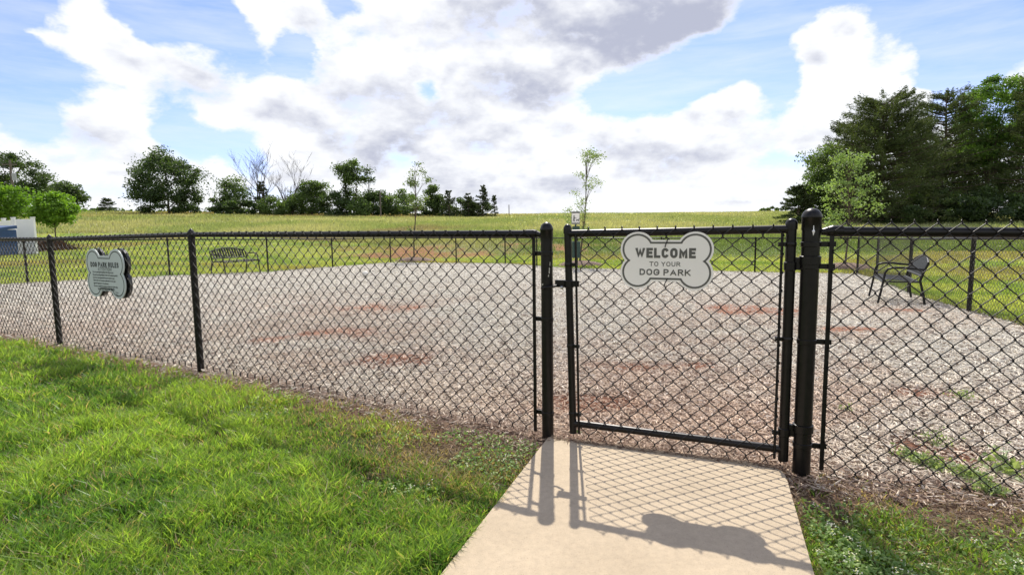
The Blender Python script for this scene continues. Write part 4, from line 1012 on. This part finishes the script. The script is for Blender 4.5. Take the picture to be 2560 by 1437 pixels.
def bare(x, y, h, hw, label, seed, name='bare_tree', bark=None, stems=3):
    z = gz(x, y); e = empty(name, (x, y, z), label, 'tree'); R_ = random.Random(seed); m = MB()
    def br(p, d, l, r, dep):
        pts = [p]; dd = d.copy(); rs = [r]
        for i in range(4):
            dd = (dd+Vector((R_.uniform(-1, 1), R_.uniform(-1, 1), R_.uniform(-.2, .6)))*.12).normalized(); pts.append(pts[-1]+dd*(l/4)); rs.append(r*(1-.16*(i+1)))
        m.tube(pts, rs, 5 if dep < 2 else 3, cap=False)
        if dep >= 4: return
        for _ in range(R_.choice((3, 4, 4)) if dep < 3 else 3):
            i = R_.choice((1, 2, 3, 4)); nd_ = (dd+Vector((R_.uniform(-1, 1), R_.uniform(-1, 1), R_.uniform(-.1, .7)))*(.75)).normalized()
            br(pts[i], nd_, l*R_.uniform(.5, .72), max(rs[i]*.60, .017), dep+1)
    for s in range(stems):
        a = (s-(stems-1)/2)/max(1, stems-1)*2 if stems > 1 else 0
        br(Vector((x+a*.15, y, z-.1)), Vector((a*hw/h*.9, R_.uniform(-.2, .2), 1)).normalized(), h*.54, h*.019, 0)
    m.build('branches', bark or BARKG, e); return e
def sapling(x, y, h, hw, label, seed, lob, lean, nleaf, lsize, c0, c1, cr=.13, nb=26):
    z = gz(x, y); e = empty('young_tree', (x, y, z), label, 'tree', 'young trees planted just beyond the back fence'); R_ = np.random.default_rng(seed)
    tx = lambda f: x+lean*f+.03*h*math.sin(f*5+seed)*f*(1-f)*2
    m = MB(); m.tube([(tx(i/9), y, z-.05+h*.97*i/9) for i in range(10)], [.032*(1-.88*i/9)+.003 for i in range(10)], 8)
    ce = []
    for i in range(nb):
        a, b_, c_, d_ = lob[R_.integers(len(lob))]; q = R_.normal(size=3); q /= np.linalg.norm(q); q *= R_.random()**.4
        t_ = np.array([x+a*hw+lean*b_+q[0]*c_*hw, y+q[1]*c_*hw*.9, z+(b_+q[2]*d_)*h]); ce.append(t_)
        f0 = max(.22, (t_[2]-z)/h-.10-.10*R_.random()); s0 = np.array([tx(f0), y, z+h*.97*f0])
        md = (s0+t_)/2+np.array([0, 0, .03*h]); m.tube([s0, md, t_], [.010, .006, .003], 4, cap=False)
    ce = np.array(ce); k = R_.integers(len(ce), size=nleaf); P = ce[k]+R_.normal(size=(nleaf, 3))*cr*np.array([1, 1, .6])
    col = lerp(c0, c1, R_.random(nleaf)); V, Fa, cc_ = cards(P, col, lsize, seed, .5)
    m.build('trunk', BARK, e); mesh_np('crown', V, Fa, LEAF, e, col=cc_); return e

DK = (.042, .072, .026); MD = (.078, .125, .036); LT = (.13, .20, .05); OL = (.068, .085, .034)
def ridge(px, top, base, hwpx, Y):
    x, _ = at_depth(px, Y); z = gz(x, Y); r = ray(px, top-3); ztop = EYE + r[2]/r[1]*Y; h = ztop-z; return x, Y, h, hwpx/F*Y*1.1
RD = [  # kind, px, top, halfwidth px, depth, label, colours, clumps, leaves
    ('b', 425, 378, 82, 96, 'tall rounded broadleaf tree standing alone left of the ridge tree line', (DK, MD), 90, 9000, [(0, .5, .95, .42), (-.5, .28, .5, .26), (.45, .35, .55, .34), (-.1, .82, .52, .18), (-.62, .62, .35, .2), (.65, .66, .34, .2), (.2, .18, .8, .18)], 1),
    ('c', 272, 500, 26, 100, 'small dark cedar bush alone on the ridge', (DK, OL), 0, 1500, None, 1),
    ('b', 580, 445, 50, 100, 'feathery broadleaf tree at the left end of the ridge tree line', (DK, LT), 34, 3000, [(0, .55, .8, .4), (-.5, .3, .6, .25), (.5, .35, .5, .3)], 2),
    ('c', 660, 458, 26, 99, 'dark cedar at the foot of the leafless grey tree', (DK, OL), 0, 2400, None, 1),
    ('b', 606, 503, 68, 98, 'low dark thicket under the feathery ridge tree', (DK, MD), 30, 2200, [(0, .45, 1, .45)], 2),
    ('b', 693, 499, 32, 97, 'rounded light green bush between the two leafless trees', (MD, LT), 22, 1500, [(0, .45, 1, .5)], 2),
    ('b', 735, 490, 40, 101, 'small dark bush below the second leafless tree', (DK, MD), 18, 1200, [(0, .45, 1, .5)], 2),
    ('b', 782, 452, 36, 99, 'two tone green tree right of the leafless trees', (DK, LT), 36, 3000, [(0, .45, 1, .42), (.3, .75, .55, .25), (-.4, .6, .5, .3)], 1),
    ('b', 838, 484, 42, 97, 'dark spreading bush in the middle of the ridge tree line', (DK, MD), 26, 1800, [(0, .45, 1, .45)], 2),
    ('b', 880, 403, 36, 99, 'tall thin tree with a flat topped crown on bare stems, middle of the ridge', (DK, LT), 24, 2300, [(0, .88, .72, .10), (-.2, .76, .78, .10), (.15, .62, .55, .12), (.1, .34, .5, .2)], 2),
    ('c', 868, 455, 15, 98.5, 'narrow dark cedar beside the tall thin ridge tree', (DK, OL), 0, 1500, None, 1),
    ('b', 925, 420, 16, 100, 'slender sparse tree right of the flat topped ridge tree', (DK, MD), 12, 500, [(0, .80, .8, .18), (0, .5, .7, .25)], 1),
    ('b', 897, 500, 26, 96, 'bright lower bush in front of the tall thin ridge tree', (MD, LT), 18, 1200, [(0, .45, 1, .5)], 2),
    ('b', 945, 478, 30, 100, 'grey green tree beside the plain ridge pole', (DK, MD), 26, 1800, [(0, .5, 1, .45), (-.4, .7, .5, .25)], 1),
    ('b', 980, 486, 24, 98, 'rounded olive bush right of the plain ridge pole', (DK, LT), 20, 1400, [(0, .5, 1, .45)], 1),
    ('b', 1015, 468, 22, 102, 'thin crowned ridge tree behind the left young tree', (MD, LT), 18, 800, [(0, .65, .9, .3)], 1),
    ('b', 1030, 510, 52, 99, 'low dark hedge behind the left young tree', (DK, MD), 20, 1300, [(0, .4, 1, .5)], 2),
    ('b', 1085, 466, 24, 99, 'upright ridge tree hung with pale creeper', (DK, LT), 26, 1900, [(0, .5, .8, .45), (0, .85, .45, .14)], 1),
    ('c', 1124, 480, 26, 98, 'broad dark cedar towards the right of the ridge tree line', (DK, OL), 0, 1700, None, 1),
    ('b', 1152, 498, 40, 100, 'low dark bush between two ridge cedars', (DK, MD), 16, 1100, [(0, .45, 1, .5)], 1),
    ('c', 1172, 487, 24, 98, 'ragged dark cedar left of the tallest ridge pine', (DK, OL), 0, 1500, None, 1),
    ('c', 1208, 467, 24, 98, 'tallest pine near the right end of the ridge tree line', (DK, OL), 0, 2000, None, 1),
    ('b', 1100, 508, 40, 101, 'low dark scrub left of the broad ridge cedar', (DK, MD), 16, 1100, [(0, .45, 1, .5)], 1),
    ('b', 1196, 508, 34, 101, 'low dark scrub at the foot of the tallest ridge pine', (DK, MD), 16, 1100, [(0, .45, 1, .5)], 1),
    ('c', 1237, 492, 13, 97, 'small narrow pine at the right end of the ridge tree line', (DK, OL), 0, 900, None, 1),
    ('b', 172, 461, 38, 88, 'rounded dark tree behind the lollipop shaped young tree', (DK, MD), 40, 3600, [(0, .55, 1, .42), (-.3, .75, .6, .22)], 1),
    ('b', 1920, 520, 26, 110, 'low distant bush on the skyline left of the wood', (MD, LT), 14, 900, [(0, .4, 1, .5)], 1),
]
sd = 100
for kind, px, top, hwp, Y, lab, cols, ncl, nlf, lob, st in RD:
    sd += 1; x, y, h, hw = ridge(px, top, 0, hwp, Y)
    bushy = h < 4.2
    if kind == 'b': broad(x, y, h, hw*.92, lab, *cols, sd, .155, int(nlf*3.0), ncl, lob, .018 if not bushy else .02, 0 if bushy or hwp > 60 else .10, 'bush' if bushy and 'tree' not in lab.split('behind')[0].split('beside')[0] else 'tree', TREES, stems=st, name='bush' if bushy else 'broadleaf_tree', spread=.62 if ('topped' in lab or 'slender sparse' in lab) else .21 if 'standing alone' in lab else .28)
    else: conifer(x, y, h, hw, lab, *cols, sd, .15, int(nlf*2.6), .02, 'tree', TREES, name='cedar_tree', taper=.78, flat=True)
x, y, h, hw = ridge(655, 384, 0, 44, 100); bare(x, y, h, hw, 'leafless grey tree rising above the dark ridge cedar', 5)['group'] = TREES
x, y, h, hw = ridge(728, 404, 0, 42, 100); bare(x, y, h, hw, 'leafless grey tree with slender stems, right one of the pair', 8)['group'] = TREES
# far low scrub along the skyline at the left
def scrub():
    n = 5200; az = np.radians(rng.uniform(-48, -24, n)); rho = 150+rng.random(n)*8; x = rho*np.sin(az); y = rho*np.cos(az)
    hgt = 1.5*fbm(x, y, 7, 77)+.4; z = G(x, y)+rng.random(n)*hgt*1.5
    col = lerp(DK, MD, rng.random(n)); V, Fa, cc_ = cards(np.c_[x, y, z], col, .38, 3)
    tag(mesh_np('scrub', V, Fa, LEAF, col=cc_), 'low green scrub showing over the crest at the left', 'scrub', kind='stuff')
scrub()
# left edge trees
x, y, h, hw = ridge(38, 378, 0, 84, 72); broad(x, y, h, hw, 'large dark oak behind the utility pole at the left edge', DK, MD, 301, .11, 30000, 120, [(0, .6, .9, .36), (-.5, .45, .6, .3), (.55, .42, .5, .26), (-.1, .85, .55, .14), (.1, .35, .9, .2)], .03, .12)
def base_at(px, py):
    return at(px, py)
mx_, my_ = at(140, 606); rr_ = ray(130, 472); h = EYE+rr_[2]/rr_[1]*my_-gz(mx_, my_)
broad(mx_, my_, h, 60/F*my_*.93, 'lollipop shaped bright green young maple beside the white enclosure', (.10, .20, .022), (.19, .33, .035), 311, .085, 12000, 90, [(0, .63, .9, .30), (-.25, .55, .7, .22), (.3, .52, .68, .22), (-.05, .80, .62, .17)], .013, .30, spread=.22, name='maple_tree')
x, y, h, hw = ridge(14, 458, 0, 58, 40); broad(x, y, h, hw, 'bright green maple cut by the left edge of the photo', (.10, .20, .022), (.19, .33, .035), 312, .085, 9000, 70, [(0, .68, .9, .28), (-.4, .58, .6, .22), (.45, .58, .55, .2)], .014, .30, spread=.22, name='maple_tree')
# sparse twiggy shrub by the enclosure
# right wood
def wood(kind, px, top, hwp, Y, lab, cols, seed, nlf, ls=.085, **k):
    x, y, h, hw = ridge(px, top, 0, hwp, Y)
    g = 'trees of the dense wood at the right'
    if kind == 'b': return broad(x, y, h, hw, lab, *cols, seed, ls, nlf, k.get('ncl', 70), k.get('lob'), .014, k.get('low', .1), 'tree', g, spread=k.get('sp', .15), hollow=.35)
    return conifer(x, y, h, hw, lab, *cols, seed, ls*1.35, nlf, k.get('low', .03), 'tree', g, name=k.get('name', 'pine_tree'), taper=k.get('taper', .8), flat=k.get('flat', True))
PN = ((.048, .072, .026), (.11, .14, .045)); BG = ((.07, .14, .028), (.17, .29, .045))
wood('c', 1994, 470, 50, 46, 'low dark cedar at the left end of the wood', (DK, OL), 401, 12000, name='cedar_tree', taper=.7)
wood('b', 2064, 358, 84, 47, 'green broadleaf tree between the end cedar and the large pine', (MD, LT), 402, 24000, lob=[(0, .5, .95, .42), (.2, .78, .6, .2), (-.4, .35, .6, .3)])
wood('c', 2200, 254, 150, 44, 'large dense olive pine, broadest tree of the wood', PN, 403, 52000, taper=.62)
wood('c', 2118, 312, 105, 47.5, 'olive pine half hidden behind the broadest pine', PN, 404, 20000, taper=.66)
wood('c', 2348, 236, 120, 46, 'open branched pine with a pointed tip right of the broadest pine', PN, 405, 22000, taper=.70)
wood('b', 2462, 198, 98, 47, 'tall bright green broadleaf tree in the middle of the wood', BG, 406, 34000, lob=[(0, .74, .95, .24), (-.3, .55, .7, .2), (.4, .52, .6, .2), (0, .88, .6, .12)], low=.3)
wood('c', 2580, 184, 110, 43, 'pine at the right edge of the photo', PN, 407, 20000, taper=.66)
wood('c', 2700, 230, 120, 45, 'pine just outside the right edge, its branches reaching in', PN, 408, 9000)
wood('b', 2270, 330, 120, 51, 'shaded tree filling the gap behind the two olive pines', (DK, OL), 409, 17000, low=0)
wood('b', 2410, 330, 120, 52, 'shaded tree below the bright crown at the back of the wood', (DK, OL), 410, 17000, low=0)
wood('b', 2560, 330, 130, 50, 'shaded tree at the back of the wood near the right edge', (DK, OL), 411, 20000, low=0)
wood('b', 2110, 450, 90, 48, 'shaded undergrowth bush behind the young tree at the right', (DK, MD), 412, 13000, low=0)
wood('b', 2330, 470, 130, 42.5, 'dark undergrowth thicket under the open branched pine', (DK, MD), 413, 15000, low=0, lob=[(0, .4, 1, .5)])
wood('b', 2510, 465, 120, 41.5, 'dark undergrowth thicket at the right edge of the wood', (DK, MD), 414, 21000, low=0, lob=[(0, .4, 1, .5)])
wood('c', 2275, 300, 80, 47, 'slender pine squeezed behind the right shoulder of the broadest pine', PN, 415, 9000, taper=.7)
wood('c', 2420, 262, 80, 49, 'dark pine showing between the pointed pine and the bright crown', PN, 416, 9000, taper=.7)
# young trees beyond the fence
LY = (.14, .20, .08); LZ = (.26, .33, .15)
s1x, s1y = at_depth(1033, 25.2); sapling(s1x, s1y, 4.45, .72, 'thin young tree left of the gate with a tufted top', 501, [(.2, .90, .75, .07), (.1, .80, .8, .05), (.2, .60, .7, .07), (-.0, .28, .5, .05)], .16, 1700, .042, (.07, .11, .035), (.16, .21, .08), .12, 26)
s2x, s2y = at_depth(1449, 21.3); sapling(s2x, s2y, 4.5, .95, 'thin young tree with pale leaves rising behind the gate post', 502, [(.15, .90, .3, .08), (.05, .72, .75, .10), (-.1, .52, .85, .10), (-.55, .40, .75, .06), (.1, .26, .5, .05)], .32, 2300, .034, LY, LZ, .12, 36)
s3x, s3y = at_depth(2117, 18.4); sapling(s3x, s3y, 3.95, 1.1, 'fuller young tree with spreading pale branches in front of the wood', 503, [(.0, .86, .45, .10), (0, .68, .95, .09), (.1, .52, 1.0, .10), (0, .38, .8, .08)], .05, 3100, .040, (.13, .205, .07), (.25, .34, .125), .12, 56)
DIRT = mat('dark_mulch', (.17, .115, .085), .95, noise_amt=.5, nscale=25, bump=.02, bscale=30)
for (x, y, lab) in ((s1x, s1y, 'left'), (s2x, s2y, 'middle'), (s3x, s3y, 'right')):
    z = gz(x, y); m = MB(); prof = [(.95, -.06), (.85, .03), (.6, .11), (.3, .16), (.1, .17), (.001, .17)]
    n = 26; vs = []; fs = []
    for r, zz_ in prof:
        for k in range(n):
            a = 2*math.pi*k/n; rr = r*(1+.10*math.sin(a*3+x)+.06*math.sin(a*7)); vs.append((x+rr*math.cos(a), y+rr*.8*math.sin(a), gz(x+rr*math.cos(a), y+rr*.8*math.sin(a))+zz_+.015*math.sin(a*5+r*9)))
    for i in range(len(prof)-1):
        for k in range(n): fs.append((i*n+k, i*n+(k+1) % n, (i+1)*n+(k+1) % n, (i+1)*n+k))
    m.add(vs, fs); o = m.build('mulch_mound', DIRT); tag(o, 'low mound of dark mulch round the foot of the %s young tree' % {'left': 'tufted', 'middle': 'pale leaved', 'right': 'fuller'}[lab], 'mound', 'mulch mounds round the young trees')

# ------------------------------------------------------------------ enclosure, container, planting bed, poles at the left
def panel_fence():
    Y = 27.5; x1, _ = at_depth(83, Y); x0, _ = at_depth(-60, Y+1.5); 
    def top(px, py, Y): r = ray(px, py); return EYE+r[2]/r[1]*Y
    z = gz(x1, Y)-.05; e = empty('vinyl_enclosure', (x1, Y, z), 'white vinyl panel enclosure at the left edge', 'enclosure')
    h = top(60, 545, Y)-z
    xm, _ = at_depth(34, Y-.1)
    MB().box(((x1+xm)/2, Y, z+h/2-.03), x1-xm-.08, .05, h-.06).build('front_panel', WHITEV, e, smooth=False, bevel=.01)
    for px, dy in ((83, 0), (34, 0), (10, 1.3)):
        xx, _ = at_depth(px, Y+dy); MB().box((xx, Y+dy, z+h/2), .13, .13, h).box((xx, Y+dy, z+h+.02), .16, .16, .04).build('post', WHITEV, e, smooth=False, bevel=.008)
    xa, _ = at_depth(10, Y+1.3); a_ = Vector((xm-.0, Y, z+h/2-.05)); b_ = Vector((xa, Y+1.3, z+h/2-.05)); d = (b_-a_); 
    MB().box((a_+b_)/2, d.length-.13, .05, h-.08, ux=d).build('side_panel', WHITEV, e, smooth=False, bevel=.01)
    xb, _ = at_depth(-60, Y+1.7)
    MB().box(((xa+xb)/2, Y+1.5, z+h/2-.05), xa-xb-.1, .05, h-.12).build('rear_panel', WHITEV, e, smooth=False, bevel=.01)
    Yc = Y-1.6; xc, _ = at_depth(13, Yc); xd, _ = at_depth(-45, Yc); zc = gz(xc, Yc); hc = top(5, 565, Yc)-zc
    r = empty('waste_container', ((xc+xd)/2, Yc, zc), 'blue steel container in front of the white enclosure', 'container')
    m = MB(); m.box(((xc+xd)/2, Yc, zc+hc*.42+.06), xc-xd, 1.1, hc*.82)
    for i in range(4): m.box((xd+(xc-xd)*(i+.5)/4, Yc-.58, zc+hc*.42+.06), .06, .05, hc*.78)
    m.build('body', BLUEM, r, smooth=False, bevel=.01)
    MB().box(((xc+xd)/2, Yc-.02, zc+hc*.92), xc-xd+.06, 1.2, hc*.10, uz=(0, -.12, 1)).build('lid', BLUEM, r, smooth=False, bevel=.01)
panel_fence()
def bed():
    Y = 30; x0, _ = at_depth(86, Y); x1, _ = at_depth(154, Y+1); z = gz(x0, Y)
    n = 12000; u = rng.random(n); x = x0+(x1-x0)*u; y = Y+u*1+rng.normal(size=n)*.5; hh2 = .62*(1-u**3)*(.75+.5*vn(x, y, .35, 61)); zz2 = G(x, y)+rng.random(n)*hh2
    col = lerp((.035, .018, .016), (.10, .05, .035), rng.random(n)); V, Fa, cc_ = cards(np.c_[x, y, zz2], col, .045, 9)
    tag(mesh_np('hedge', V, Fa, LEAF, col=cc_), 'low dark red brown hedge between the white enclosure and the lollipop maple', 'hedge')
bed()
def upole(px, top, Y, label, xf=False, r=.14):
    x, _ = at_depth(px, Y); z = gz(x, Y); rr = ray(px, top); h = EYE+rr[2]/rr[1]*Y-z
    e = empty('utility_pole', (x, Y, z), label, 'pole', 'utility poles on the ridge'); MB().tube([(x, Y, z-.2), (x, Y, z+h)], [r, r*.7], 10).build('pole', POLEW, e)
    if xf:
        MB().lathe((x+.38, Y-.1, z+h-2.2), [(.02, 0), (.2, .02), (.2, .75), (.06, .82), (.05, .95)], 14).build('transformer', GREYM, e)
        MB().box((x, Y-.12, z+h-.5), 1.6, .1, .1).build('crossarm', POLEW, e)
upole(41, 400, 62, 'utility pole with a grey transformer in front of the large oak', True)
upole(953, 477, 94, 'plain pole standing among the ridge trees', r=.13)
upole(1273, 512, 100, 'lone short pole on the bare ridge right of the trees', r=.09)

# ------------------------------------------------------------------ weeds in the mulch
def weed(px, py, hpx, label, seed, big=False, n=120, c0=(.13, .19, .08), c1=(.30, .36, .18)):
    x, y = at(px, py); z = gz(x, y); R_ = np.random.default_rng(seed); sc_ = hpx/F*y
    st = MB(); P = []; 
    for i in range(7):
        a = R_.random()*6.28; l = sc_*(.6+.6*R_.random()); tip = Vector((x+math.cos(a)*l*.7, y+math.sin(a)*l*.7, z+l*.7)); st.tube([(x, y, z-.01), ((x+tip.x)/2, (y+tip.y)/2, z+l*.5), tip], [.0022, .0018, .001], 4, cap=False)
        for j in range(n//7):
            f = .25+.75*R_.random(); P.append([x+(tip.x-x)*f+R_.normal()*sc_*.30, y+(tip.y-y)*f+R_.normal()*sc_*.30, z+max(.008, (tip.z-z)*f+R_.normal()*sc_*.10)])
    P = np.array(P); col = lerp(c0, c1, R_.random(len(P))); V, Fa, cc_ = cards(P, col, .022 if big else .010, seed, .5)
    e = empty('weed', (x, y, z), label, 'weed', 'weeds growing in the mulch'); st.build('stem', mat('weed_stem', (.12, .2, .05), .6) if 'weed_stem' not in bpy.data.materials else bpy.data.materials['weed_stem'], e); mesh_np('leaves', V, Fa, LEAF, e, col=cc_)
weed(2400, 1000, 34, 'yellow green weed sprouting in the mulch below the side facing bench', 601)
weed(2275, 1160, 44, 'small leafed weed nearest the right gate post inside the fence', 602, n=330)
weed(2338, 1118, 52, 'upright weed beside the red clay patch inside the right fence', 603, n=90)
weed(2345, 1178, 44, 'spreading weed just right of the one nearest the gate post', 604, n=330)
weed(2505, 1190, 70, 'broad leaved weed against the wire at the right edge', 605, True, 80)
weed(2425, 1205, 48, 'low weed in the middle of the weedy strip at the right fence', 606, n=330)
weed(2480, 1235, 48, 'low weed in front of the broad leaved weed at the right edge', 609, n=330)
weed(2115, 1030, 20, 'tiny weed alone in the mulch right of the gate', 607, n=50)
weed(1437, 1092, 20, 'tiny green sprout at the foot of the gate latch side', 608, n=40)
